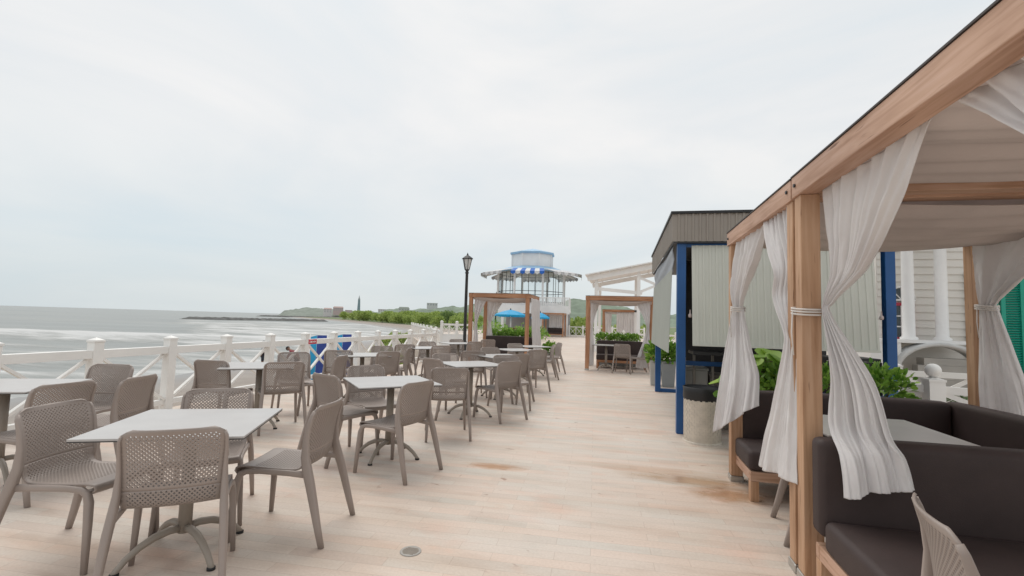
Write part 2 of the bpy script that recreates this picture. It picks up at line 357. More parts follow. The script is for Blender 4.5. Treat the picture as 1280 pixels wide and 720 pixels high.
# ------------------------------------------------------------------ light
w = bpy.data.worlds.new('World'); SC.world = w; w.use_nodes = True
nt = w.node_tree; L = nt.links.new; bg = nt.nodes['Background']
SUN_EL, SUN_AZ = radians(58), radians(-35)      # azimuth from +Y towards +X
sky = N(nt, 'ShaderNodeTexSky'); sky.sky_type = 'NISHITA'; sky.sun_disc = False; sky.sun_elevation = SUN_EL; sky.sun_rotation = SUN_AZ; sky.dust_density = 3
tc = N(nt, 'ShaderNodeTexCoord'); mp = N(nt, 'ShaderNodeMapping'); mp.inputs['Scale'].default_value = (1, 1, 3.2); mp.inputs['Rotation'].default_value = (.12, .1, .5); L(tc.outputs['Generated'], mp.inputs[0])
nz = N(nt, 'ShaderNodeTexNoise'); nz.inputs['Scale'].default_value = 1.5; nz.inputs['Detail'].default_value = 7; nz.inputs['Roughness'].default_value = .52; nz.inputs['Distortion'].default_value = .5; L(mp.outputs[0], nz.inputs['Vector'])
cr = ramp(nt, [(.32, (7.55, 8.2, 8.6)), (.48, (8.45, 8.65, 8.75)), (.66, (9.4, 9.3, 9.15))]); L(nz.outputs['Fac'], cr.inputs[0])
sz = N(nt, 'ShaderNodeSeparateXYZ'); L(tc.outputs['Generated'], sz.inputs[0])
hz = ramp(nt, [(0, (.80, .86, .88)), (.12, (.89, .935, .95)), (.35, (1.0, 1.0, 1.0)), (1, (1.04, 1.03, 1.02))]); L(sz.outputs['Z'], hz.inputs[0])
cm = N(nt, 'ShaderNodeMix', data_type='RGBA', blend_type='MULTIPLY'); cm.inputs[0].default_value = 1; L(cr.outputs[0], cm.inputs[6]); L(hz.outputs[0], cm.inputs[7])
mx = N(nt, 'ShaderNodeMix', data_type='RGBA'); mx.inputs[0].default_value = .93; L(sky.outputs[0], mx.inputs[6]); L(cm.outputs[2], mx.inputs[7])
L(mx.outputs[2], bg.inputs['Color']); bg.inputs['Strength'].default_value = .1
sl = bpy.data.lights.new('sun', 'SUN'); so = bpy.data.objects.new('sun', sl); COL.objects.link(so)
sl.energy = 1.45; sl.angle = radians(45); sl.color = (1, .95, .88)
sd = Vector((sin(SUN_AZ) * cos(SUN_EL), cos(SUN_AZ) * cos(SUN_EL), sin(SUN_EL)))
so.rotation_euler = sd.to_track_quat('Z', 'Y').to_euler()
SC.view_settings.view_transform = 'Standard'; SC.view_settings.look = 'None'; SC.view_settings.exposure = 0

# ------------------------------------------------------------------ ground, beach, sea
EDGE = [(-6.35, -8), (-6.35, 16.4), (-7.5, 18.6), (-16.5, 36), (-19, 66), (14, 66), (14, -8)]
mb = MB(); n = len(EDGE)
mb.add([(x, y, 0) for x, y in EDGE], [tuple(range(n))[::-1]])
mb.add([(x, y, 0) for x, y in EDGE] + [(x, y, -2.4) for x, y in EDGE], [((i + 1) % n, i, i + n, (i + 1) % n + n) for i in range(n)])
struct(mb, 'terrace_floor', M['floor'])

SHORE = [(-24.5, -60), (-23.6, -10), (-23.3, 14), (-23.6, 19), (-25.1, 29), (-31, 48), (-36, 64), (-58, 121), (-114, 196), (-205, 303), (-330, 430), (-500, 640), (-640, 900), (-700, 1400)]
def shore_x(y):
    for (x0, y0), (x1, y1) in zip(SHORE, SHORE[1:]):
        if y0 <= y <= y1: return x0 + (x1 - x0) * (y - y0) / (y1 - y0)
    return SHORE[0][0] if y < SHORE[0][1] else SHORE[-1][0]
def ground_z(d):
    pts = [(-40, -5.5), (-6, -2.62), (0, -2.2), (5, -1.93), (11, -1.70), (30, -1.45), (80, -1.2), (3000, -1.0)]
    for (a, za), (b_, zb) in zip(pts, pts[1:]):
        if a <= d <= b_: return za + (zb - za) * (d - a) / (b_ - a)
    return pts[-1][1]
ys = [-60 + 4 * i for i in range(50)] + [140 + 15 * i for i in range(30)] + [590 + 90 * i for i in range(10)]
ds = [-40, -6, -3, 0, 2, 5, 8, 11, 16, 22, 30, 45, 80, 160, 400, 1500]
mb = MB(); vs = []; fs = []
for y in ys:
    for d in ds:
        wob = noise.noise(Vector((y * .05, d * .02, 3))) * 1.6 * (1 if abs(d) < 12 else .3)
        vs.append((shore_x(y) + d + wob, y, ground_z(d) + (noise.noise(Vector((y * .3, d * .3, 0))) * .08 if d > 5 else 0)))
W_ = len(ds)
for j in range(len(ys) - 1):
    for i in range(W_ - 1): fs.append((j*W_+i, j*W_+i+1, (j+1)*W_+i+1, (j+1)*W_+i))
mb.add(vs, fs, True)
struct(mb, 'beach', M['sand'])
# scrubby ground inland of the beach
mb = MB(); vs = []; fs = []
ys2 = [58 + 8 * i for i in range(70)]
dd = [18, 24, 40, 80, 160, 420]
for y in ys2:
    for d in dd:
        vs.append((shore_x(y) + d + noise.noise(Vector((y * .1, d, 5))) * 3, y, ground_z(d) + .06))
for j in range(len(ys2) - 1):
    for i in range(len(dd) - 1): fs.append((j*6+i, j*6+i+1, (j+1)*6+i+1, (j+1)*6+i))
mb.add(vs, fs, True); struct(mb, 'scrub_land', M['scrub'])

YAW = math.atan(137/600)
def depth_frame(x, y):       # u across, v away, along the line of the incoming swell
    a = radians(18)
    return x * cos(a) + y * sin(a), -x * sin(a) + y * cos(a)
def foam_h(x, y):
    u, v = depth_frame(x, y); d = shore_x(y) - x     # metres seaward of the waterline
    f_ = 0.0; h = 0.0
    wob = noise.noise(Vector((u * .02, v * .03, 1.3))) * 6
    for (v0, amp, u0, u1, wd) in ((61, .8, -66, 40, 1.9), (55.5, .3, -52, 30, 1.2), (67, .3, -46, 40, 1.8), (74, .3, -44, 40, 2.0), (83, .4, -47, 60, 2.2), (94, .35, -55, 60, 2.4), (108, .4, -62, 60, 3), (126, .4, -70, 60, 3.2), (47, .22, -75, 10, 1.0), (40, .2, -46, 10, .9), (34, .2, -60, -5, .9), (29, .16, -50, -5, .8), (150, .45, -88, 60, 3.5), (180, .5, -105, 60, 4)):
        env = max(0, min(1, (u - u0) / 8)) * max(0, min(1, (u1 - u) / 12))
        if env <= 0: continue
        q = v - v0 - wob * .6 - noise.noise(Vector((u * .08, v0, 2))) * 1.5
        g = math.exp(-(q / wd) ** 2)
        h += amp * g * env
        near = 1 if q < 0 else .25
        tail = math.exp(-abs(q) / (wd * (2.2 if q < 0 else .9)))
        f_ = max(f_, env * tail * (.62 + .30 * noise.noise(Vector((u * .06, v * .1, 7)))) * (1.12 if amp > .7 else .9 if amp > .25 else .8))
    # white wash close to the shore
    wash = math.exp(-max(d, 0) / 14) if d > -3 else 0
    bands = .5 + .5 * sin(v * .75 + wob * 1.2 + 1.5 * noise.noise(Vector((u * .06, v * .05, 9))))
    f_ = max(f_, wash * (.18 + .32 * bands))
    if v > 57: f_ = max(f_, (.16 + .22 * bands) * max(0, min(1, (u + 58) / 18)) * math.exp(-max(0, v - 140) / 60))
    return f_, h * (1 if d > 3 else max(0, d / 3))
mb = MB(); vs = []; fs = []; fo = []
gx = [-420 + 8 * i for i in range(30)] + [-180 + 1.5 * i for i in range(111)]
gy = [-40 + 4 * i for i in range(12)] + [8 + 1.1 * i for i in range(150)] + [174 + 6 * i for i in range(45)]
for y in gy:
    for x in gx:
        f_, h = foam_h(x, y)
        sw = .10 * sin(depth_frame(x, y)[1] * .35 + noise.noise(Vector((x * .02, y * .02, 0))) * 5)
        vs.append((x, y, -2.2 + h + sw * (1 if x < shore_x(y) - 4 else .2))); fo.append(f_)
W_ = len(gx)
for j in range(len(gy) - 1):
    for i in range(W_ - 1):
        if gx[i] < shore_x(gy[j]) + 12: fs.append((j*W_+i, j*W_+i+1, (j+1)*W_+i+1, (j+1)*W_+i))
mb.add(vs, fs, True)
so_ = struct(mb, 'sea', M['sea'])
at = so_.data.attributes.new('foam', 'FLOAT', 'POINT'); at.data.foreach_set('value', fo)
mb = MB()
mb.add([(-16000, -2000, -2.35), (1500, -2000, -2.35), (1500, 18000, -2.35), (-16000, 18000, -2.35)], [(0, 1, 2, 3)])
struct(mb, 'open_sea', M['sea'])

def rocks(name, a, b, wd, hh, label):
    mb = MB(); a = Vector(a); b = Vector(b); ln = (b - a).length; nn = int(ln / 1.2); d = (b - a).normalized(); p = Vector((-d.y, d.x, 0))
    def fn(u, v):
        q = a + d * (u * ln) + p * ((v - .5) * wd)
        z = hh * (1 - abs(2 * v - 1) ** 1.5) * min(1, u * 14, (1 - u) * 30 + .2)
        return (q.x, q.y, -2.5 + z + noise.noise(Vector((q.x * .7, q.y * .7, 0))) * .35)
    mb.grid(fn, nn, 8, False)
    solo(mb, name, M['rock'], label, 'groyne')
rocks('rock_groyne', (-182, 166, 0), (-152, 228, 0), 6, 1.5, 'long low dark rock groyne running out into the sea from the beach')
GB0, GB1 = (-370, 425, 0), (-300, 520, 0)
rocks('rock_groyne', GB0, GB1, 7, 1.9, 'farther thin grey breakwater in front of the headland')

# ------------------------------------------------------------------ hills, far buildings
def cdir(px):    # world direction (plan) of an image column near the horizon
    c, s = cos(YAW), sin(YAW); X = (px - 640) / 600
    return Vector((X * c - s, X * s + c, 0))
def ridge(name, prof, dist, depth, mat, seed, rough=1.0):
    # prof: (column, height) pairs, the skyline seen from the terrace
    mb = MB(); xs = [p[0] for p in prof]
    def hh(px):
        for (a, ha), (b_, hb) in zip(prof, prof[1:]):
            if a <= px <= b_:
                t = (px - a) / (b_ - a); t = t * t * (3 - 2 * t); return ha + (hb - ha) * t
        return 0
    def fn(u, v):
        px = xs[0] + (xs[-1] - xs[0]) * u
        q = cdir(px) * (dist + depth * v)
        k = sin(pi * min(1, v * .5 + .0)) if v < 1 else 1
        z = hh(px) * (v ** .7)
        z += (noise.noise(Vector((q.x * .05, q.y * .05, seed))) * 2.2 + noise.noise(Vector((q.x * .16, q.y * .16, seed))) * 1.3) * rough * min(1, v * 3) * min(1, hh(px) / 6)
        return (q.x, q.y, z - 1.8)
    mb.grid(fn, 150, 16, True)
    return struct(mb, name, mat)
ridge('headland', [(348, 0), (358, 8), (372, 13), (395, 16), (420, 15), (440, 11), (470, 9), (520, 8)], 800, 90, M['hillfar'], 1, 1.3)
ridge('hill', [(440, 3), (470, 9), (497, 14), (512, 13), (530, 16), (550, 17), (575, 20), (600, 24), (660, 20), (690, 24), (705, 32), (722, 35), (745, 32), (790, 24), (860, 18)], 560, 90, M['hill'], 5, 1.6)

def far_block(px, dist, wd, hh, z0, mat, roof, label, rows, cols, dp=8):
    d = cdir(px); p = d * dist; t = thing('distant_building', label, 'building', (p.x, p.y, z0), atan2(d.y, d.x) - pi/2)
    MB().box(-wd/2, wd/2, 0, dp, -6, hh).build('wall', mat, t)
    if roof:
        MB().add([(-wd/2-.4, -.4, hh), (wd/2+.4, -.4, hh), (wd/2+.4, dp+.4, hh), (-wd/2-.4, dp+.4, hh), (-wd/2+1, dp/2, hh+2.2), (wd/2-1, dp/2, hh+2.2)], [(0,1,5,4), (2,3,4,5), (1,2,5), (3,0,4)]).build('roof', roof, t)
    else:
        MB().box(-wd/2-.3, wd/2+.3, -.3, dp, hh, hh+.5).build('roof', mat, t)
    for r in range(rows):
        for c in range(cols):
            x = -wd/2 + wd * (c + .5) / cols; z = hh * (r + .35) / rows
            MB().box(x - wd/cols*.28, x + wd/cols*.28, -.06, .3, z, z + hh/rows*.45).build('window', M['fargrey'], t)
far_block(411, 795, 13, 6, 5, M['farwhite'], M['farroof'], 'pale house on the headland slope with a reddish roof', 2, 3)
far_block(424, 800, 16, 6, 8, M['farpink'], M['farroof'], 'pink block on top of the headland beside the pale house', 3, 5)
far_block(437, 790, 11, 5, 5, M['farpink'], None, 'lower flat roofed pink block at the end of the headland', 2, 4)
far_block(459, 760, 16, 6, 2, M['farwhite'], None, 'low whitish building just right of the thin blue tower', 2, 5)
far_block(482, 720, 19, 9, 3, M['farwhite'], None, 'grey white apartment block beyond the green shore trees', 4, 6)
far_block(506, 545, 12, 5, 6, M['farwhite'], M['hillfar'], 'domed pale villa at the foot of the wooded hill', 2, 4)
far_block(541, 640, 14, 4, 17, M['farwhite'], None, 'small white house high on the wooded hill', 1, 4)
# slender blue tower
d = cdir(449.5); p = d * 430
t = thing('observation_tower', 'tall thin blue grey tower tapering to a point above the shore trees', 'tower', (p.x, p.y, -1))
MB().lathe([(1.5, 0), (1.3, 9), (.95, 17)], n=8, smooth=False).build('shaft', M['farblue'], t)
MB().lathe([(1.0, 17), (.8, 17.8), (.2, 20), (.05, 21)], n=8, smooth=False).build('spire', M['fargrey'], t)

# ------------------------------------------------------------------ foliage
def leaf_faces(mb, p, d, up, ln, wd, fold=.25):
    d = d.normalized(); s = d.cross(up)
    if s.length < 1e-3: s = Vector((1, 0, 0))
    s = s.normalized(); nrm = s.cross(d)
    tip = p + d * ln - nrm * ln * .15; m1 = p + d * ln * .35; m2 = p + d * ln * .75 - nrm * ln * .06
    a = wd / 2
    mb.add([p, m1 + s * a + nrm * a * fold, m2 + s * a * .8 + nrm * a * fold, tip, m2 - s * a * .8 + nrm * a * fold, m1 - s * a + nrm * a * fold, m1, m2],
           [(0, 6, 1), (6, 7, 2, 1), (7, 3, 2), (0, 5, 6), (5, 4, 7, 6), (4, 3, 7)], True)
def rvec(rnd):
    while True:
        v = Vector((rnd.uniform(-1, 1), rnd.uniform(-1, 1), rnd.uniform(-1, 1)))
        if .05 < v.length < 1: return v
def bush_mesh(rnd, rx, ry, rz, nclump, nleaf, ll, lw, zc):
    mb = MB()
    for _ in range(nclump):
        v = rvec(rnd); v = v.normalized() * (v.length ** .4)
        if v.z < -.75: v.z *= -.5
        c = Vector((v.x * rx, v.y * ry, zc + v.z * rz))
        for _ in range(nleaf):
            o = rvec(rnd); dr = (o + v * .6 + Vector((0, 0, .35))).normalized()
            leaf_faces(mb, c + o * ll * 1.1, dr, rvec(rnd).normalized(), ll * rnd.uniform(.7, 1.25), lw * rnd.uniform(.8, 1.2))
    return mb
BV = []
for k in range(5):
    rnd = random.Random(40 + k)
    mt = M['mangrove'] if k < 3 else M['mangrove2']
    t = thing('mangrove_tree', 'x', 'tree', (0, 0, 0), 0, 'mangrove trees along the shore')
    mbb = MB()
    for q in range(4):      # several domes to make the outline uneven
        ox, oy, oz = rnd.uniform(-1.6, 1.6), rnd.uniform(-1.2, 1.2), rnd.uniform(-.5, .7)
        b_ = bush_mesh(rnd, 1.7, 1.6, 1.2, 46, 7, .42, .26, 2.0 + oz)
        n0 = len(mbb.v); mbb.v += [(x + ox, y + oy, z) for x, y, z in b_.v]; mbb.f += [tuple(i + n0 for i in f) for f in b_.f]; mbb.sm += b_.sm
    mbb.build('crown', mt, t)
    tb = MB(); tb.tube([(0, 0, -.3), (.1, 0, .8), (-.05, .1, 2)], [.14, .11, .05], 6)
    for a in (0, 2.1, 4.2): tb.tube([(0, 0, .7), (.5 * cos(a), .5 * sin(a), 1.4), (1.1 * cos(a), 1.1 * sin(a), 2.1)], [.08, .06, .03], 5)
    tb.build('trunk', M['bark'], t); BV.append(t)
MLAB = ['yellowish green mangrove tree in the shore thicket', 'mid green mangrove tree in the shore thicket', 'pale green mangrove tree in the shore thicket', 'dark green mangrove tree in the shore thicket', 'deep green mangrove tree in the shore thicket']
rnd = random.Random(3); used = set()
def put_bush(k, x, y, s, d):
    o = BV[k] if k not in used else copy_tree(BV[k]); used.add(k)
    o.location = (x, y, ground_z(d) - .1); o.rotation_euler = (0, 0, rnd.uniform(0, 6.28)); o.scale = (s * rnd.uniform(.95, 1.3), s * rnd.uniform(.9, 1.2), s)
    o['label'] = MLAB[k]
for i in range(300):
    y = 62 + (rnd.random() ** 1.1) * 250
    dmin = 19 if y > 95 else 26
    wdt = 26 + y * .42
    d = dmin + rnd.random() * wdt
    x = shore_x(y) + d
    # only what can be seen past the terrace: keep the columns between the beach and the hill
    px = 640 + 600 * ((x * cos(YAW) + y * sin(YAW)) / (-x * sin(YAW) + y * cos(YAW)))
    if px > 600 or px < 430: continue
    put_bush(rnd.choice([0, 0, 1, 1, 2, 3, 4]), x, y, (.72 + .0030 * y) * rnd.uniform(.75, 1.15), d)
# low green growth just outside the far railing
for (x, y, s, k) in ((-9.5, 17.5, .24, 0), (-10.6, 21.0, .28, 2), (-12.5, 25.5, .3, 0), (-17.5, 33, .32, 2), (-20, 38, .36, 0), (-24, 50, .4, 1)):
    put_bush(k, x, y, s, 14)

# ------------------------------------------------------------------ chairs
def chair_profile():
    P = [(.245, .405), (.262, .425), (.250, .442), (.20, .447), (.10, .442), (0, .437), (-.10, .436), (-.155, .444), (-.185, .468), (-.198, .51), (-.203, .57), (-.210, .64), (-.222, .71), (-.240, .77), (-.262, .828)]
    out = []; m = len(P)
    for i in range(m - 1):
        p0, p1, p2, p3 = P[max(i-1, 0)], P[i], P[i+1], P[min(i+2, m-1)]
        for k in range(8):
            t = k / 8
            out.append(tuple(.5 * (2*b + (c-a)*t + (2*a-5*b+4*c-d)*t*t + (3*b-a-3*c+d)*t**3) for a, b, c, d in zip(p0, p1, p2, p3)))
    out.append(P[-1]); acc = [0]
    for a, b in zip(out, out[1:]): acc.append(acc[-1] + hypot(b[0]-a[0], b[1]-a[1]))
    return out, acc
PROF, ACC = chair_profile(); TOT = ACC[-1]
def prof_at(s):
    s = max(0, min(TOT, s))
    for i in range(len(ACC) - 1):
        if s <= ACC[i+1]:
            t = (s - ACC[i]) / (ACC[i+1] - ACC[i] + 1e-9); a, b = PROF[i], PROF[i+1]
            return a[0] + (b[0]-a[0])*t, a[1] + (b[1]-a[1])*t
    return PROF[-1]
def shell_pt(u, s):          # u in -1..1, s arc length from the seat's front lip
    y, z = prof_at(s); t = s / TOT
    if t < .45: hw = .205 + .012 * (1 - t / .45)
    else: hw = .205 + .020 * (t - .45) / .55
    d0 = TOT - s                      # round the top corners
    if d0 < .06: hw -= .06 - sqrt(max(0, .06**2 - (.06 - d0)**2)) if d0 > .0 else .06
    back = max(0, min(1, (t - .42) / .2))
    yy = y + back * .032 * u * u
    zz = z - (1 - back) * .010 * (1 - u * u)
    if s < .05: zz -= .0
    return Vector((u * hw, yy, zz))
S_SPLIT = .56                # arc length where the seat turns up into the backrest
def lattice(s0, s1, border_s0, border_s1, nu=40):
    step = .0112; nv = int(round((s1 - s0) / step)); 
    if nv % 2: nv += 1
    mb = MB(); idx = {}
    def vid(i, j, key=None):
        k = (i, j) if key is None else key
        if k not in idx:
            idx[k] = len(mb.v); mb.v.append(tuple(shell_pt(-1 + 2 * i / nu, s0 + (s1 - s0) * j / nv)))
        return idx[k]
    bi = 3
    for j in range(0, nv + 1):
        for i in range(0, nu + 1):
            if (i + j) % 2 == 0: continue
            cs = [(i-1, j), (i, j-1), (i+1, j), (i, j+1)]
            ins = [(a, b) for a, b in cs if 0 <= a <= nu and 0 <= b <= nv]
            if len(ins) == 4:
                hole = bi <= i <= nu - bi and border_s0 <= j <= nv - border_s1
                v4 = [vid(*c) for c in cs]
                if not hole: mb.f.append(tuple(v4)); mb.sm.append(True)
                else:
                    q = .56
                    h4 = [vid(0, 0, key=(i + (a - i) * q, j + (b - j) * q, 'h')) if False else None for a, b in cs]
                    hs = []
                    for a, b in cs:
                        ii, jj = i + (a - i) * q, j + (b - j) * q
                        hs.append(len(mb.v)); mb.v.append(tuple(shell_pt(-1 + 2 * ii / nu, s0 + (s1 - s0) * jj / nv)))
                    for k in range(4):
                        k2 = (k + 1) % 4
                        mb.f.append((v4[k], v4[k2], hs[k2], hs[k])); mb.sm.append(True)
            elif len(ins) == 3:
                mb.f.append(tuple(vid(*c) for c in ins)); mb.sm.append(True)
    # corner cells
    return mb
def make_chair():
    t = thing('resin_chair', 'x', 'chair', (0, 0, 0), 0, 'taupe perforated terrace chairs')
    st = lattice(.0, S_SPLIT, 13, 1).build('seat', M['taupe'], t, solid=.009, bake=True)
    bk = lattice(S_SPLIT, TOT, 2, 3).build('backrest', M['taupe'], t, solid=.009, bake=True)
    for sgn in (-1, 1):
        x = sgn
        # rear leg: runs up the side of the backrest as a stile
        mb = MB(); path = []; rad = []
        for z, y, hx, rx, ry in ((.0, -.325, .252, .014, .017), (.12, -.292, .247, .016, .021), (.25, -.258, .240, .018, .025), (.36, -.228, .233, .019, .028), (.44, -.202, .226, .019, .030), (.52, -.182, .221, .016, .026), (.62, -.180, .219, .011, .020), (.71, -.192, .221, .009, .016), (.775, -.212, .220, .008, .013), (.80, -.222, .212, .007, .011)):
            path.append((x * hx, y, z)); rad.append((rx, ry))
        mb.tube(path, rad, 12, up=(0, 1, 0)).build('leg', M['taupe'], t)
        # front leg curves out of the seat's side rail
        mb = MB(); path = []; rad = []
        for y, z, hx, rx, ry in ((-.200, .415, .221, .012, .020), (-.08, .420, .217, .011, .017), (.10, .424, .216, .011, .016), (.185, .420, .217, .013, .017), (.222, .402, .219, .016, .020), (.238, .360, .222, .018, .021), (.248, .25, .229, .017, .019), (.262, .0, .243, .013, .014)):
            path.append((x * hx, y, z)); rad.append((rx, ry))
        mb.tube(path, rad, 12, up=(1, 0, 0) if False else (0, .05, 1)).build('leg', M['taupe'], t)
    MB().tube([(-.215, .222, .412), (0, .238, .408), (.215, .222, .412)], [.012, .012, .012], 8).build('seat_rail', M['taupe'], t)
    return t
def make_table(wd=.80, dp=.80):
    t = thing('cafe_table', 'x', 'table', (0, 0, 0), 0, 'square pale tables on the terrace')
    a, b = wd / 2, dp / 2
    tp = MB().box(-a, a, -b, b, .738, .750).build('table_top', M['top'], t, bevel=.002)
    MB().box(-a + .001, a - .001, -b + .001, b - .001, .7325, .7375).build('edge_band', M['edge'], tp)
    MB().tube([(0, 0, .12), (0, 0, .40), (0, 0, .727)], [.036, .036, .036], 16).build('column', M['taupe_dark'], t)
    MB().bar((-.26, -.26, .7235), (.26, .26, .7235), .05, .014).bar((-.26, .26, .7235), (-.03, .03, .7235), .05, .013).bar((.03, -.03, .7235), (.26, -.26, .7235), .05, .013).build('support_cross', M['taupe_dark'], t)
    for k in range(4):
        an = pi / 4 + k * pi / 2; c, s = cos(an), sin(an)
        p = [(c * r, s * r, z) for r, z in ((.02, .145), (.08, .150), (.15, .138), (.22, .108), (.28, .065), (.315, .026), (.33, .006))]
        lg = MB().tube(p, [.021, .022, .021, .019, .017, .016, .016], 10).build('foot_arm', M['taupe_dark'], t)
        MB().lathe([(.0, 0), (.022, 0), (.022, .014), (.0, .018)], (c * .325, s * .325), 12).build('foot_pad', M['black'], lg)
    return t

CH0 = make_chair(); TB0 = make_table(); used_c = [0]; used_t = [0]
def place_chair(mx, my, face, label, mid=True):
    o = CH0 if not used_c[0] else copy_tree(CH0); used_c[0] += 1
    a = radians(face); back = .245
    x, y = (mx + back * cos(a), my + back * sin(a)) if mid else (mx, my)
    o.location = (x, y, 0); o.rotation_euler = (0, 0, a - pi / 2); o['label'] = label
    return o
def place_table(x, y, rz, label):
    o = TB0 if not used_t[0] else copy_tree(TB0); used_t[0] += 1
    o.location = (x, y, 0); o.rotation_euler = (0, 0, radians(rz)); o['label'] = label
    return o
TN = {'t1': 'nearest table, on the camera side of the terrace', }
place_table(-2.46, 2.40, 25, 'large looking square table nearest the camera with four chairs round it')
place_table(-4.93, 2.98, 25, 'square table cut off by the left edge of the photo')
place_table(-4.40, 5.22, 35, 'square table by the railing behind the one cut off at left')
place_table(-2.27, 4.55, 42, 'second square table from the front in the row beside the walkway')
place_table(-2.14, 6.82, 42, 'third square table from the front in the row beside the walkway')
place_table(-2.15, 8.62, 45, 'fourth square table from the front in the row beside the walkway')
place_table(-2.27, 10.65, 45, 'fifth square table from the front in the row beside the walkway')
place_table(-2.25, 12.35, 45, 'farthest square table in the row beside the walkway')
place_table(-4.27, 7.45, 40, 'square table by the railing next to the blue banners')
place_table(-4.15, 10.0, 42, 'fourth square table along the railing')
place_table(-4.27, 12.4, 45, 'farthest square table along the railing, in front of the cabana')
A_ = 'taupe perforated chair '
CHAIRS = [
 (-2.10, 1.95, 127, 'on the near side of the nearest table, its back to the camera'),
 (-3.28, 2.22, 10, 'on the left side of the nearest table, seen from its front'),
 (-2.92, 3.07, -55, 'on the far side of the nearest table, facing the camera'),
 (-1.86, 2.90, 190, 'on the right side of the nearest table, seen in profile'),
 (-4.10, 2.87, 181, 'pushed up to the table cut off at the left edge'),
 (-5.10, 3.98, -78, 'standing by the railing beyond the table cut off at left'),
 (-4.03, 3.40, 197, 'turned away behind the nearest table, left of its far chair'),
 (-4.73, 4.79, 95, 'on the near side of the railing table behind the front tables'),
 (-3.90, 5.05, 137, 'on the right side of the railing table behind the front tables'),
 (-4.80, 6.39, -45, 'facing the camera beyond the railing table, near the person in red'),
 (-2.81, 4.19, 66, 'on the left side of the second walkway table'),
 (-2.90, 5.13, -35, 'on the far side of the second walkway table'),
 (-1.75, 4.09, 165, 'on the near side of the second walkway table'),
 (-1.93, 5.36, 114, 'between the second and third walkway tables, its back to the camera'),
 (-2.64, 6.50, 60, 'on the left side of the third walkway table'),
 (-2.81, 7.50, -50, 'on the far left side of the third walkway table'),
 (-1.49, 6.65, 146, 'on the right side of the third walkway table'),
 (-1.85, 7.76, -55, 'on the far side of the third walkway table'),
 (-2.59, 8.38, 115, 'on the near left side of the fourth walkway table'),
 (-2.67, 9.75, -45, 'on the far left side of the fourth walkway table'),
 (-1.67, 8.22, 145, 'on the near right side of the fourth walkway table'),
 (-1.61, 9.57, 128, 'on the near side of the fifth walkway table, by the walkway'),
 (-1.59, 11.91, 195, 'on the right side of the farthest walkway table, in profile'),
 (-1.62, 13.3, 205, 'last one along the walkway, behind the farthest walkway table'),
 (-2.60, 11.85, -45, 'between the two farthest walkway tables'),
 (-3.75, 13.55, 125, 'in front of the left cabana, backed against its opening'),
 (-4.54, 7.16, 117, 'on the near side of the table by the blue banners'),
 (-3.88, 6.25, 190, 'seen edge on between the railing tables'),
 (-3.73, 7.38, 150, 'on the right side of the table by the blue banners'),
 (-4.57, 8.68, -40, 'on the far side of the table by the blue banners'),
 (-4.46, 9.53, 134, 'on the near side of the fourth railing table'),
 (-3.90, 8.55, 195, 'seen edge on in front of the fourth railing table'),
 (-4.60, 11.02, -43, 'on the far side of the fourth railing table'),
 (-3.69, 9.66, 135, 'on the right side of the fourth railing table'),
 (-4.54, 12.96, -40, 'on the far side of the farthest railing table'),
 (-3.67, 12.02, 137, 'on the right side of the farthest railing table'),
]
for x, y, fc, lb in CHAIRS: place_chair(x, y, fc, A_ + lb)
place_table(-.42, 14.85, 0, 'table inside the right hand far cabana, in front of its sofa')
place_chair(.04, 14.0, 82, A_ + 'with its back to us at the far cabana by the kiosk')
place_chair(.72, 14.5, 190, A_ + 'at the right of the table in the far cabana by the kiosk')
# near cabanas
place_table(1.66, 3.78, 0, 'square table inside the second near cabana, in front of its corner sofa')
place_chair(1.17, 3.76, -7, A_ + 'behind the hanging curtain at the second near cabana table')
place_chair(.98, 1.88, -14, A_ + 'in the bottom right corner before the nearest sofa')

# ------------------------------------------------------------------ railing
def cap_post(mb, x, y, h, w_=.115):
    mb.box(x - w_/2, x + w_/2, y - w_/2, y + w_/2, 0, h)
    c = w_/2 + .008
    mb.box(x - c, x + c, y - c, y + c, h + .001, h + .028)
    mb.add([(x - w_/2, y - w_/2, h + .029), (x + w_/2, y - w_/2, h + .029), (x + w_/2, y + w_/2, h + .029), (x - w_/2, y + w_/2, h + .029), (x, y, h + .06)], [(0, 1, 4), (1, 2, 4), (2, 3, 4), (3, 0, 4)])
    return mb
RX = -6.15
posts_y = [-1.35 + .985 * i for i in range(18)]
rt = thing('terrace_railing', 'white timber railing with crossed braces along the sea side of the terrace', 'railing', (RX, 0, 0))
for i, y in enumerate(posts_y):
    cap_post(MB(), 0, y, .99).build('post', M['white'], rt, bevel=.004)
    if i + 1 < len(posts_y):
        a, b = y + .058, posts_y[i+1] - .058
        MB().box(-.045, .045, a, b, .80, .90).build('top_rail', M['white'], rt, bevel=.004)
        MB().box(-.035, .035, a, b, .10, .17).build('bottom_rail', M['white'], rt, bevel=.004)
        MB().bar((-.016, a, .17), (-.016, b, .80), .03, .05, up=(1, 0, 0)).build('brace', M['white'], rt)
        MB().bar((.016, a, .80), (.016, b, .17), .03, .05, up=(1, 0, 0)).build('brace', M['white'], rt)
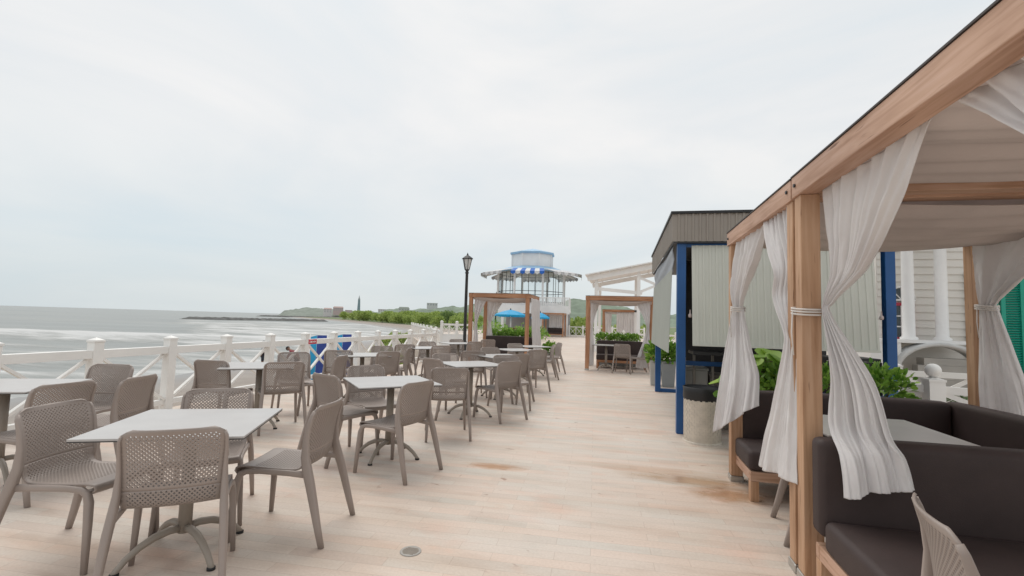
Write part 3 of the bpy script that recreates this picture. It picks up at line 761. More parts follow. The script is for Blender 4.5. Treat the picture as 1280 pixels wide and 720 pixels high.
# lattice fence beyond the railing
def cross_fence(name, a, b, h, label, nsec, z0=.35, solid=False, tall=1.0):
    a = Vector((a[0], a[1], 0)); b = Vector((b[0], b[1], 0)); ln = (b - a).length
    t = thing(name, label, 'fence', a, atan2(b.y - a.y, b.x - a.x)); sec = ln / nsec
    for i in range(nsec + 1): cap_post(MB(), i * sec, 0, h + .06, .11).build('post', M['white'], t)
    for i in range(nsec):
        x0, x1 = i * sec + .056, (i + 1) * sec - .056
        MB().box(x0, x1, -.03, .03, h - .08, h).build('top_rail', M['white'], t)
        MB().box(x0, x1, -.03, .03, z0 - .07, z0).build('bottom_rail', M['white'], t)
        if solid: MB().box(x0, x1, -.05, .05, .0, z0 - .072).build('base_wall', M['white2'], t)
        k = max(2, int(round((x1 - x0) / (h - z0) / .9))); mb = MB()
        for j in range(k):
            p, q = x0 + (x1 - x0) * j / k, x0 + (x1 - x0) * (j + 1) / k
            mb.bar((p, -.012, z0), (q, -.012, h - .08), .022, .04, up=(0, 1, 0)); mb.bar((p, .012, h - .08), (q, .012, z0), .022, .04, up=(0, 1, 0))
            if j: mb.box(p - .02, p + .02, -.03, .03, z0, h - .08)
        mb.build('lattice', M['white'], t)
cross_fence('lattice_fence', (-7.15, 18.6), (-5.95, 18.9), 1.20, 'tall white lattice fence beyond the railing, left of the far left cabana', 2, .78, True)
cross_fence('lattice_fence', (-7.3, 19.0), (-16.4, 36), .9, 'long white lattice fence running away along the terrace edge', 9, .3)

# blue banner boards on the sea side of the railing
def banner(x, y, rz, label, lab):
    t = thing('banner_board', label, 'banner', (x, y, -1.9), rz, 'blue banners beyond the railing')
    h = 2.84
    mb = MB().add([(-.17, 0, .9), (-.04, 0, .9), (-.04, 0, h), (-.17, 0, h - .04)], [(0, 1, 2, 3)])
    mb.build('cyan_panel', M['bannercyan'], t, solid=.012)
    MB().add([(-.036, 0, .9), (.17, 0, .9), (.17, 0, h), (-.036, 0, h)], [(0, 1, 2, 3)]).build('blue_panel', M['bannerblue'], t, solid=.012)
    for s in (-1, 1): MB().tube([(s * .182, 0, 0), (s * .182, 0, h + .02)], .016, 8).build('frame_pole', M['white'], t)
    if False:
        lb = MB().box(-.19, .03, -.06, -.052, 2.66, 2.77).build('label_plate', M['labelred'], t)
        m2 = MB()
        for i, (w1, h1) in enumerate(((.018, .05), (.03, .03), (.018, .045), (.05, .02), (.02, .04), (.03, .025))):
            xx = -.165 + i * .030; m2.box(xx, xx + w1 * .8, -.0645, -.0605, 2.725 - h1/2, 2.725 + h1/2)
        m2.build('lettering', M['white'], lb)
t = thing('rail_sign', 'small red sign with white lettering fixed to the white railing', 'sign', (-6.098, 8.66, .85))
MB().box(0, .012, -.13, .13, -.045, .05).build('plate', M['labelred'], t, bevel=.003)
m2 = MB()
for i, (w1, h1) in enumerate(((.016, .05), (.03, .03), (.014, .045), (.04, .02), (.018, .04), (.026, .025))):
    m2.box(.0125, .0145, -.10 + i * .034, -.10 + i * .034 + w1, -h1/2, h1/2)
m2.build('lettering', M['white'], t)
banner(-6.6, 9.60, radians(32), 'blue and cyan banner board behind the railing, nearer the small red sign', True)
banner(-6.6, 10.62, radians(32), 'blue and cyan banner board behind the railing, farther one', False)

# ------------------------------------------------------------------ cloth
def cloth(mb, rows, nu, nv, nf, seed, flip=False):
    rnd = random.Random(seed); ph = [rnd.uniform(0, 6.28) for _ in range(4)]; k2 = rnd.uniform(1.6, 2.3)
    m = len(rows)
    def cr(i, t, key):
        p0, p1, p2, p3 = (rows[max(i-1, 0)][key], rows[i][key], rows[i+1][key], rows[min(i+2, m-1)][key])
        if key == 2: p0, p1, p2, p3 = (Vector((p, 0, 0)) for p in (p0, p1, p2, p3))
        else: p0, p1, p2, p3 = (Vector(p) for p in (p0, p1, p2, p3))
        d1 = (p2 - p0) * .5; d2 = (p3 - p1) * .5
        return p1 * (2*t**3 - 3*t*t + 1) + d1 * (t**3 - 2*t*t + t) + p2 * (-2*t**3 + 3*t*t) + d2 * (t**3 - t*t)
    def fn(u, v):
        q = v * (m - 1); i = min(m - 2, int(q)); t = q - i
        a, b, am = cr(i, t, 0), cr(i, t, 1), cr(i, t, 2).x
        p = a.lerp(b, u); e = b - a; nrm = Vector((-e.y, e.x, 0))
        nrm = nrm.normalized() if nrm.length > 1e-6 else Vector((1, 0, 0))
        hi = 1.0 - .72 * max(0, min(1, (v - .45) / .4))
        wv = hi * (sin(2*pi*nf*u + ph[0] + .9 * sin(v * 3 + ph[3])) + .45 * sin(2*pi*nf*k2*u + ph[1] + v * 2.3)) + (1.2 - hi * .8) * sin(2*pi*nf*.37*u + ph[2] + 2.1 * v) + .5 * noise.noise(Vector((u * 4, v * 3, seed)))
        am *= .8 if v > .5 else .8 + .2 * v
        am *= .55 + .75 * abs(noise.noise(Vector((u * 2.2 + seed, v * 1.7, .5)))) * 1.6
        cre = .5 * noise.noise(Vector((u * 11 + seed, v * 4.5, 1))) + .35 * noise.noise(Vector((u * 23, v * 13 + seed, 4)))
        cre += .5 * (1 - abs(noise.noise(Vector((u * 6 + v * 5, v * 7 - u * 3, seed + 8.0))))) ** 6
        wd = min(1, e.length / .35)
        return p + nrm * (am * wv + .011 * wd * cre) + Vector((0, 0, .006 * sin(9 * u + 4 * v + ph[2]) + 0))
    return mb.grid(fn, nu, nv, True, flip)
def curtain(label, rows, nf, seed, tie=None, nu=120, nv=110, group='white cabana curtains', hemmed=True):
    mb = cloth(MB(), rows, nu, nv, nf, seed)
    c = mb.build('curtain', M['curtain'], None, solid=.004)
    tag(c, label, 'curtain', group)
    if tie:
        x, y, z, r = tie; tm = MB()
        for dz in (-.012, .004, .018):
            tm.tube([(x + r * cos(a), y + r * .9 * sin(a), z + dz + .008 * sin(a)) for a in [2*pi*k/14 for k in range(15)]], .0055, 6)
        tm.tube([(x - r, y - .01, z), (x - r - .008, y - .015, z - .12), (x - r, y - .02, z - .25)], .004, 5)
        tm.build('tieback', M['rope'], c)
    return c

# ------------------------------------------------------------------ cabanas
def cabana(x0, x1, y0, y1, h, label, red=False, pw=.10, sag=.07, strips=3, drop=.105, mid=.05):
    wx, wy, wz = (M['wxr'], M['wyr'], M['wzr']) if red else (M['wx'], M['wy'], M['wz'])
    t = thing('cabana', label, 'cabana', (0, 0, 0), 0, 'timber cabanas with white drapes')
    bh = .125
    for x in (x0, x1 - pw):
        for y in (y0, y1 - pw):
            p = MB().box(x, x + pw, y, y + pw, .05, h - bh).build('post', wz, t, bevel=.004)
            MB().box(x - .008, x + pw + .008, y - .008, y + pw + .008, 0, .049).build('base_plate', M['steel'], p, bevel=.006)
    for x in (x0 - .012, x1 - pw + .012):
        bm = MB().box(x, x + pw, y0 - .01, y1 + .01, h - bh + .001, h).build('beam', wy, t, bevel=.004)
        MB().box(x - .005, x + pw + .005, y0 - .014, y1 + .014, h + .001, h + .009).build('cap_strip', M['trim'], bm)
    for y in (y0, y1 - pw):
        MB().box(x0 + pw - .010, x1 - pw + .010, y, y + pw, h - bh + .003, h - .002).build('beam', wx, t, bevel=.004)
    for y in (y0 + .05, y1 - .05):
        b_ = MB()
        b_.tube([(x0 - .0135, y, h - .06), (x0 - .022, y, h - .06)], .011, 8)
        b_.build('bolt', M['dark'], t)
    ym = (y0 + y1) / 2
    MB().box(x0 + pw, x1 - pw, ym - .025, ym + .025, h - .08, h - .02).build('rafter', wx, t)
    # drape: cloth strips slung under the rafters
    mb = MB(); a, b = y0 + .06, y1 - .06
    def fn(u, v):
        x = x0 + .07 + (x1 - x0 - .14) * u; y = a + (b - a) * v
        q = (v * strips) % 1.0 if v < 1 else 1.0
        z = h - drop - sag * sin(pi * q) - mid * sin(pi * u) + .010 * sin(2*pi*strips*4*v + 2 * u) + .006 * sin(31 * v + 9 * u * u + x0)
        return (x, y, z)
    mb.grid(fn, 30, 90, True)
    mb.build('canopy', M['canopy'], t, solid=.004)
    MB().add([(x0 + .02, y0 + .02, h + .014), (x1 - .02, y0 + .02, h + .014), (x1 - .02, y1 - .02, h + .014), (x0 + .02, y1 - .02, h + .014)], [(0, 1, 2, 3)]).build('top_sheet', M['canopy'], t, solid=.004)
    return t
def rbox(name, x0, x1, y0, y1, z0, z1, mat, parent, r=.035, puff=.012):
    me = bpy.data.meshes.new(name); bm = bmesh.new(); bmesh.ops.create_cube(bm, size=1)
    bmesh.ops.scale(bm, vec=(x1 - x0, y1 - y0, z1 - z0), verts=bm.verts); bmesh.ops.translate(bm, vec=((x0+x1)/2, (y0+y1)/2, (z0+z1)/2), verts=bm.verts)
    bmesh.ops.bevel(bm, geom=list(bm.edges), offset=r, segments=4, profile=.5, affect='EDGES')
    bmesh.ops.subdivide_edges(bm, edges=[e for e in bm.edges if e.calc_length() > .2], cuts=7, use_grid_fill=True)
    for v in bm.verts:
        u = (v.co.x - x0) / (x1 - x0); w_ = (v.co.y - y0) / (y1 - y0); q = (v.co.z - z0) / (z1 - z0)
        n_ = noise.noise(v.co * 3.1) * .007
        k = puff * min(1, 6 * u * (1 - u)) 
        if w_ < .06: v.co.y -= k * sin(pi * q) + n_
        if w_ > .94: v.co.y += k * sin(pi * q)
        if q > .9: v.co.z += k * min(1, 4 * w_ * (1 - w_)) + n_ * .7
    for f in bm.faces: f.smooth = True
    bm.to_mesh(me); bm.free(); me.materials.append(mat)
    o = bpy.data.objects.new(name, me); COL.objects.link(o); o.parent = parent; KIDS.setdefault(parent.name, []).append(o)
    return o
def sofa(x0, x1, yb, label, hb=.82, hs=.42, seatd=.58, arm_right=None, legs=True, ang=0, red=False):
    """back along y=yb (far edge), seat towards -y"""
    wx, wy, wz = (M['wxr'], M['wyr'], M['wzr']) if red else (M['wx'], M['wy'], M['wz'])
    t = thing('sofa', label, 'sofa', (0, 0, 0), 0, 'dark brown outdoor sofas')
    bt = .13; y0 = yb - bt - seatd
    rbox('back_cushion', x0, x1, yb - bt, yb, hs - .10, hb, M['sofa'], t)
    rbox('seat_cushion', x0 + .01, x1 - .01, y0, yb - bt - .004, hs - .16, hs, M['sofa'], t)
    fr = MB(); z0, z1 = hs - .24, hs - .162
    MB().box(x0 + .02, x1 - .02, y0 + .005, y0 + .05, z0, z1).build('frame_rail', wx, t, bevel=.004)
    MB().box(x0 + .02, x1 - .02, yb - .05, yb - .005, z0, z1).build('frame_rail', wx, t, bevel=.004)
    for x in (x0 + .02, x1 - .065): MB().box(x, x + .045, y0 + .052, yb - .052, z0, z1).build('frame_rail', wy, t, bevel=.004)
    for x in (x0 + .02, x1 - .085):
        for y in (y0 + .005, yb - .07): MB().box(x, x + .065, y, y + .065, 0, z0 - .001).build('leg', wz, t, bevel=.004)
    if arm_right:      # return of an L: cushions along the right side, back towards +x
        ya, yb2 = arm_right
        rbox('back_cushion', x1 + .004, x1 + bt, ya, yb, hs - .10, hb, M['sofa'], t)
        rbox('seat_cushion', x1 - seatd, x1 - .012, ya, y0 - .006, hs - .16, hs, M['sofa'], t)
        MB().box(x1 - seatd, x1 - seatd + .045, ya, y0, z0, z1).build('frame_rail', wy, t, bevel=.004)
        MB().box(x1 + bt - .05, x1 + bt - .005, ya, yb, z0, z1).build('frame_rail', wy, t, bevel=.004)
        for x in (x1 - seatd, x1 + bt - .07): MB().box(x, x + .065, ya, ya + .065, 0, z0 - .001).build('leg', wz, t, bevel=.004)
    return t
HC = 2.30; X0 = 1.0
cabana(X0, 3.0, 1.20, 3.12, HC, 'nearest timber cabana at the right edge with white drapes', pw=.10, sag=.055, strips=3, drop=.045, mid=.02)
cabana(X0, 3.0, 3.16, 4.92, HC - .004, 'second timber cabana right behind the nearest one, sofa in its corner', pw=.10, sag=.05, strips=2, drop=.12, mid=.05)
sofa(1.02, 2.82, 2.98, 'dark brown sofa across the nearest cabana, a curtain lying over its back', hb=.825, hs=.425, seatd=.62)
sofa(1.02, 2.74, 4.96, 'dark brown corner sofa along the far and right sides of the second cabana', hb=.815, hs=.40, seatd=.52, arm_right=(3.45, 4.96))

# curtains of the near cabanas
xi = X0 + .10
curtain('white curtain tied to the nearest post and spilling over the sofa back',
    [((xi, 2.98, 2.19), (xi, 2.02, 2.19), .017), ((xi + .01, 2.97, 2.0), (xi + .02, 2.25, 1.98), .026), ((xi + .02, 2.96, 1.72), (xi + .05, 2.62, 1.72), .028), ((xi + .0, 2.99, 1.56), (xi + .03, 2.93, 1.56), .014), ((xi - .005, 2.99, 1.48), (xi + .022, 2.95, 1.48), .012),
     ((xi + .01, 2.96, 1.15), (xi + .14, 2.78, 1.15), .03), ((xi - .02, 2.92, .90), (xi + .19, 2.72, .90), .034), ((xi - .02, 2.76, .76), (xi + .23, 2.70, .80), .028), ((xi - .02, 2.71, .58), (xi + .26, 2.69, .66), .024)], 7, 11, (X0 + .05, 3.07, 1.50, .085))
curtain('white curtain bunched at the post between the two near cabanas',
    [((X0 + .02, 3.78, 2.18), (X0 + .06, 3.27, 2.18), .022), ((X0 + .0, 3.62, 1.98), (X0 + .06, 3.27, 2.0), .024), ((X0 - .01, 3.42, 1.76), (X0 + .06, 3.25, 1.80), .022), ((X0 - .02, 3.44, 1.60), (X0 + .05, 3.26, 1.62), .018), ((X0 - .01, 3.30, 1.40), (X0 + .04, 3.22, 1.40), .02), ((X0 - .02, 3.26, 1.28), (X0 + .02, 3.17, 1.28), .018),
     ((X0 - .04, 3.40, .98), (X0 + .0, 3.13, .98), .026), ((X0 - .05, 3.58, .70), (X0 - .01, 3.12, .70), .028), ((X0 - .06, 3.72, .44), (X0 - .02, 3.10, .52), .026)], 6, 5)
curtain('white curtain with a wind blown hem at the far left post of the second cabana',
    [((X0 + .03, 4.76, 2.18), (X0 + .04, 3.84, 2.18), .018), ((X0 + .02, 4.76, 1.98), (X0 + .05, 4.10, 1.96), .028), ((X0 + .0, 4.75, 1.74), (X0 + .05, 4.44, 1.74), .03), ((X0 + .0, 4.72, 1.60), (X0 + .05, 4.60, 1.60), .022), ((X0 - .01, 4.72, 1.52), (X0 + .06, 4.60, 1.52), .02),
     ((X0 - .07, 4.70, 1.20), (X0 + .10, 4.52, 1.22), .03), ((X0 - .14, 4.62, .86), (X0 + .14, 4.46, 1.0), .04), ((X0 - .20, 4.60, .46), (X0 + .10, 4.36, .76), .05)], 6, 21, (X0 + .025, 4.66, 1.56, .06))
curtain('white curtain pulled to the rear right post of the second cabana',
    [((2.90, 4.80, 2.18), (2.92, 3.70, 2.18), .024), ((2.90, 4.80, 2.02), (2.93, 3.95, 2.02), .028), ((2.91, 4.79, 1.80), (2.95, 4.35, 1.82), .03), ((2.92, 4.78, 1.66), (2.98, 4.66, 1.66), .022), ((2.92, 4.78, 1.58), (2.99, 4.67, 1.58), .02),
     ((2.91, 4.78, 1.25), (3.05, 4.62, 1.25), .03), ((2.90, 4.78, .95), (3.12, 4.60, .95), .036), ((2.90, 4.76, .62), (3.16, 4.58, .62), .036)], 4, 31, (2.95, 4.74, 1.62, .075))
curtain('white curtain swag at the near end of the nearest cabana',
    [((xi, 1.90, 2.19), (xi, 1.34, 2.19), .02), ((xi + .01, 1.72, 2.05), (xi + .01, 1.33, 2.03), .024), ((xi + .02, 1.50, 1.85), (xi + .02, 1.33, 1.8), .026), ((xi + .02, 1.40, 1.56), (xi + .03, 1.32, 1.56), .02), ((xi + .02, 1.40, 1.48), (xi + .03, 1.32, 1.48), .02),
     ((xi, 1.46, 1.0), (xi + .03, 1.28, 1.0), .03), ((xi, 1.5, .3), (xi + .03, 1.25, .3), .036)], 4, 41, (X0 + .12, 1.37, 1.52, .06))

# far cabanas
def far_curtain(label, x, y, dx, dy, h, seed, blow=0):
    # top runs from (x,y) towards (dx,dy); gathered at the post
    a = Vector((x, y, 0)); e = Vector((dx, dy, 0)); o = Vector((0, 0, 0))
    R = lambda s0, s1, z, am: (tuple(a + e * s0 + Vector((0, 0, z))), tuple(a + e * s1 + Vector((0, 0, z))), am)
    return curtain(label, [R(0, 1, h - .12, .02), R(0, .75, h - .35, .024), R(.02, .42, 1.55, .026), R(.04, .26, 1.3, .022), R(0, .34 + blow * .3, .9, .03), R(-.04 + blow * .2, .42 + blow, .45, .034), R(-.04 + blow * .3, .44 + blow * 1.3, .12, .034)], 3, seed, None, 36, 36)
def hedge(x0, x1, y, z0, label, plabel, h=.36, dp=.3, n=70, leafm='leaf', seed=1, tall=True):
    t = thing('planter_box', plabel, 'planter', ((x0 + x1) / 2, y, 0), 0, 'long planters behind the cabana sofas')
    w2 = (x1 - x0) / 2; d = dp / 2
    mb = MB().box(-w2, w2, -d, d, 0, z0 - .03); mb.build('trough', M['pot'], t, bevel=.01)
    MB().box(-w2 + .02, w2 - .02, -d + .02, d - .02, z0 - .029, z0 - .012).build('soil', M['soil'], t)
    rnd = random.Random(seed); k = max(1, int(round((x1 - x0) / .48))); sx = (x1 - x0) / k
    for i in range(k):
        cx = x0 + sx * (i + .5)
        g = thing('hedge_shrub', label[0] + (' ' + label[1][min(i, len(label[1]) - 1)] if len(label) > 1 else ''), 'shrub', (cx, y, z0 - .05), 0, 'bright green shrubs in planters')
        bush_mesh(rnd, sx * .62, dp * .72, h * .58, n, 7, .066, .040, h * .52).build('foliage', M[leafm], g)
        st = MB()
        for q in range(5):
            aa = rnd.uniform(0, 6.28); st.tube([(0.05 * cos(aa), .05 * sin(aa), 0), (.12 * cos(aa), .1 * sin(aa), h * .35), (.2 * cos(aa), .14 * sin(aa), h * .75)], [.008, .006, .003], 5)
        st.build('stem', M['bark'], g)
HL = ['behind the second near cabana, left end of the row', 'behind the second near cabana, second from the left', 'behind the second near cabana, third from the left', 'behind the second near cabana, right end of the row']
hedge(1.28, 2.60, 5.30, .76, ['glossy green shrub', HL], 'long grey planter behind the corner sofa of the second near cabana', h=.30, n=85, seed=3, dp=.34)

cabana(-4.66, -2.74, 14.4, 16.2, 2.22, 'timber cabana standing by the lamp post at the far end of the tables', red=True, pw=.11)
sofa(-4.5, -2.9, 16.0, 'dark sofa inside the far left cabana, a hedge behind it', red=True, hb=.86)
hedge(-4.55, -2.85, 16.45, .84, ['light green shrub', ['behind the far left cabana sofa, left end', 'behind the far left cabana sofa, second from left', 'behind the far left cabana sofa, third from left', 'behind the far left cabana sofa, right end']], 'planter behind the sofa of the far left cabana', h=.22, n=70, seed=9)
far_curtain('white curtain on the front left post of the far left cabana', -4.52, 14.56, .36, .22, 2.22, 51)
far_curtain('white curtain on the rear left post of the far left cabana', -4.5, 16.0, .62, -.05, 2.22, 52)
curtain('full white curtain down the right side of the far left cabana', [((-2.70, 14.56, 2.1), (-2.70, 16.1, 2.1), .03), ((-2.68, 14.58, 1.3), (-2.66, 16.0, 1.3), .05), ((-2.62, 14.6, .5), (-2.60, 16.0, .5), .06), ((-2.60, 14.6, .08), (-2.58, 16.0, .08), .06)], 7, 53, None, 60, 40)
cabana(-1.02, .98, 14.45, 16.25, 2.20, 'timber cabana against the kiosk with a table and sofa inside', red=True, pw=.11)
sofa(-.75, .80, 16.05, 'dark sofa inside the far cabana beside the kiosk', red=True, hb=.84)
hedge(-.78, .55, 16.5, .84, ['light green shrub', ['behind the sofa of the cabana by the kiosk, left', 'behind the sofa of the cabana by the kiosk, middle', 'behind the sofa of the cabana by the kiosk, right']], 'planter behind the sofa of the cabana by the kiosk', h=.22, n=70, seed=12)
far_curtain('white curtain bunched at the left post of the cabana by the kiosk', -.90, 14.6, .24, .7, 2.2, 54)
far_curtain('white curtain trailing onto the sofa in the far cabana by the kiosk', .84, 14.60, -.42, .2, 2.2, 55, .4)
cabana(-7.1, -5.1, 44, 46, 2.2, 'small far cabana under the balcony of the glass pavilion', red=True, pw=.12)
sofa(-6.8, -5.3, 45.6, 'dark sofa in the far cabana under the glass pavilion', red=True)
curtain('closed white curtain at the back of the far cabana under the pavilion', [((-6.7, 45.8, 2.1), (-5.25, 45.8, 2.1), .03), ((-6.7, 45.8, 1.2), (-5.25, 45.8, 1.2), .04), ((-6.7, 45.8, .5), (-5.25, 45.8, .5), .05)], 8, 61, None, 60, 8)
curtain('white curtain on the left side of the far cabana under the pavilion', [((-7.6, 44.2, 2.1), (-7.0, 44.1, 2.1), .03), ((-7.5, 44.2, 1.2), (-7.1, 44.1, 1.2), .04), ((-7.5, 44.2, .1), (-7.0, 44.1, .1), .05)], 3, 62, None, 30, 8)
cabana(-1.05, 1.0, 28.5, 30.5, 2.2, 'closed cabana with a full white curtain seen through the cabana by the kiosk', red=True, pw=.12)
curtain('closed white curtain across the front of the cabana behind the kiosk one', [((-.25, 28.62, 2.1), (.98, 28.62, 2.1), .03), ((-.25, 28.62, 1.2), (.95, 28.62, 1.2), .04), ((-.25, 28.62, .1), (.95, 28.62, .1), .05)], 9, 63, None, 70, 8)
curtain('grey shaded curtain left of the closed one, behind the cabana by the kiosk', [((-.92, 28.62, 2.1), (-.5, 28.9, 2.1), .03), ((-.9, 28.62, 1.2), (-.55, 28.9, 1.2), .04), ((-.9, 28.62, .1), (-.5, 28.9, .1), .05)], 4, 64, None, 40, 8)

# ------------------------------------------------------------------ kiosk
def corr(mb, p0, du, dv, n, depth, nrm):
    """ribbed sheet: p0 + u*du + v*dv, n ribs across du"""
    p0, du, dv, nrm = map(Vector, (p0, du, dv, nrm)); us = []
    for i in range(n):
        for a, d in ((0, 0), (.62, 0), (.70, 1), (.92, 1)): us.append(((i + a) / n, d))
    us.append((1, 0)); vs = []
    for v in (0, 1):
        for u, d in us: vs.append(p0 + du * u + dv * v + nrm * (d * depth))
    k = len(us); return mb.add(vs, [(i, i + 1, k + i + 1, k + i) for i in range(k - 1)])
kt = thing('beach_kiosk', 'shuttered kiosk with blue posts, pale corrugated flaps and a dark fascia', 'kiosk', (0, 0, 0))
KX0, KX1, KY0, KY1 = .72, 3.12, 6.65, 10.6
for (x, y) in ((KX0, KY0), (KX1, KY0), (KX0, KY1), (KX1, KY1)):
    MB().box(x, x + .11, y, y + .11, 0, 2.50).build('post', M['blue'], kt, bevel=.006)
MB().box(KX0 + .111, KX0 + .9, KY1 + .02, KY1 + .09, .0, .07).build('floor_rail', M['blue'], kt, bevel=.004)
mb = MB(); FX0, FX1, FY0, FY1, FZ0, FZ1 = .66, 3.30, 6.60, 10.85, 2.505, 2.87
corr(mb, (FX0, FY0, FZ0), (FX1 - FX0, 0, 0), (0, 0, FZ1 - FZ0), 30, .014, (0, -1, 0))
corr(mb, (FX0, FY1, FZ0), (0, FY0 - FY1, 0), (0, 0, FZ1 - FZ0), 48, .014, (-1, 0, 0))
corr(mb, (FX1, FY0, FZ0), (0, FY1 - FY0, 0), (0, 0, FZ1 - FZ0), 48, .014, (1, 0, 0))
mb.build('fascia', M['fascia'], kt)
MB().box(FX0 - .03, FX1 + .03, FY0 - .03, FY1 + .03, FZ1 + .001, FZ1 + .035).build('roof_cap', M['black'], kt)
MB().box(FX0 + .004, FX1 - .004, FY0 + .004, FY1 - .004, FZ0 - .02, FZ0 - .003).build('ceiling', M['dark'], kt)
mb = MB(); corr(mb, (.90, KY0 - .10, 1.15), (2.10, 0, 0), (.0, .12, 1.31), 26, .012, (0, -1, 0))
sh = mb.build('shutter', M['shutter'], kt, solid=.004)
MB().bar((.90, KY0 - .115, 1.16), (3.0, KY0 - .115, 1.16), .02, .03).build('shutter_frame', M['shutter'], sh)
mb = MB(); corr(mb, (KX0 - .075, 10.70, 1.02), (0, -3.75, 0), (.04, 0, 1.16), 42, .008, (-1, 0, 0))
mb.build('shutter', M['shutter_shaded'], kt, solid=.004)
mb = MB().grid(lambda u, v: (KX0 - .028 - .012 * sin(9 * v + 7 * u), 6.85 + 3.7 * u, 2.12 + .36 * v + .015 * sin(12 * u)), 30, 6); mb.build('rolled_tarp', M['tarp'], kt, solid=.006)
MB().box(KX0 + .4, KX1, KY0 + .30, KY1 - .1, 0, .0).build if False else None
MB().box(KX0 + .30, KX1 - .02, KY0 + 1.7, KY0 + 1.74, 0, 2.48).build('rear_wall', M['dark'], kt)
MB().box(KX0 + .22, KX1 - .01, KY0 + .12, KY0 + .62, 1.02, 1.06).build('counter', M['dark'], kt)
mb = MB(); corr(mb, (1.45, KY0 + .10, .10), (1.66, 0, 0), (0, 0, .92), 20, .02, (0, -1, 0)); mb.build('slatted_front', M['black'], kt)
MB().box(1.40, KX1, KY0 + .03, KY0 + .08, .55, .62).build('blue_rail', M['blue'], kt)
MB().box(KX0 + .112, KX1 - .002, KY0 + .02, KY0 + .10, 2.44, 2.497).build('head_rail', M['blue'], kt)
MB().box(KX0 + .112, 1.42, KY0 + .35, KY0 + .40, .86, .92).build('blue_rail', M['blue'], kt)
for x in (.98, 1.22): MB().box(x, x + .03, KY0 + .42, KY0 + .46, .1, 1.0).build('stud', M['fascia'], kt)
MB().box(KX0 + .115, KX0 + .13, KY0 + .14, KY0 + .72, .02, .98).build('side_panel', M['conc'], kt)
for (x, y, z) in ((KX0 + .16, KY0 - .02, 1.55), (3.06, KY0 - .02, 1.58)):
    MB().lathe([(0, z - .045), (.018, z - .04), (.024, z - .02), (.02, z), (.008, z + .012), (.006, z + .06)], (x, y), 10).build('shutter_toggle', M['farpink'], kt)
def crate(x, y, z, w_, d, h, mat, label):
    t = thing('storage_box', label, 'box', (x, y, z), 0, 'boxes stored under the kiosk counter')
    MB().box(-w_/2, w_/2, -d/2, d/2, 0, h).build('body', mat, t, bevel=.012)
    MB().box(-w_/2 - .01, w_/2 + .01, -d/2 - .01, d/2 + .01, h + .001, h + .035).build('lid', mat, t, bevel=.008)
crate(1.02, KY0 + .72, 0, .34, .4, .78, M['potw'], 'pale tall storage box under the kiosk counter near the blue post')
crate(1.36, KY0 + .72, 0, .28, .4, .70, M['fascia'], 'dark storage box under the kiosk counter behind the bin')

# bin
t = thing('litter_bin', 'round woven metal litter bin with a black liner by the blue kiosk post', 'bin', (.985, 6.33, 0))
mb = MB(); nb, hb = 44, .53
body = MB()
for i in range(nb):
    for j in range(16):
        a0, a1 = 2*pi*i/nb, 2*pi*(i+1)/nb; z0, z1 = .02 + j * .032, .02 + (j + 1) * .032
        r = .215 + (.0025 if (i + j) % 2 else 0)
        body.add([(r*cos(a0), r*sin(a0), z0), (r*cos(a1), r*sin(a1), z0), (r*cos(a1), r*sin(a1), z1), (r*cos(a0), r*sin(a0), z1)], [(0, 1, 2, 3)])
body.lathe([(.225, .0), (.225, .02), (.21, .022)], n=44)
body.build('body', mat_basic('woven_steel', (.66, .59, .50), .4, .10, 9, metal=.1), t)
MB().lathe([(.19, .10), (.214, .50), (.226, .535), (.222, .60), (.228, .655), (.222, .66), (.21, .60), (.19, .30), (0, .28)], n=32).build('liner', M['black'], t)

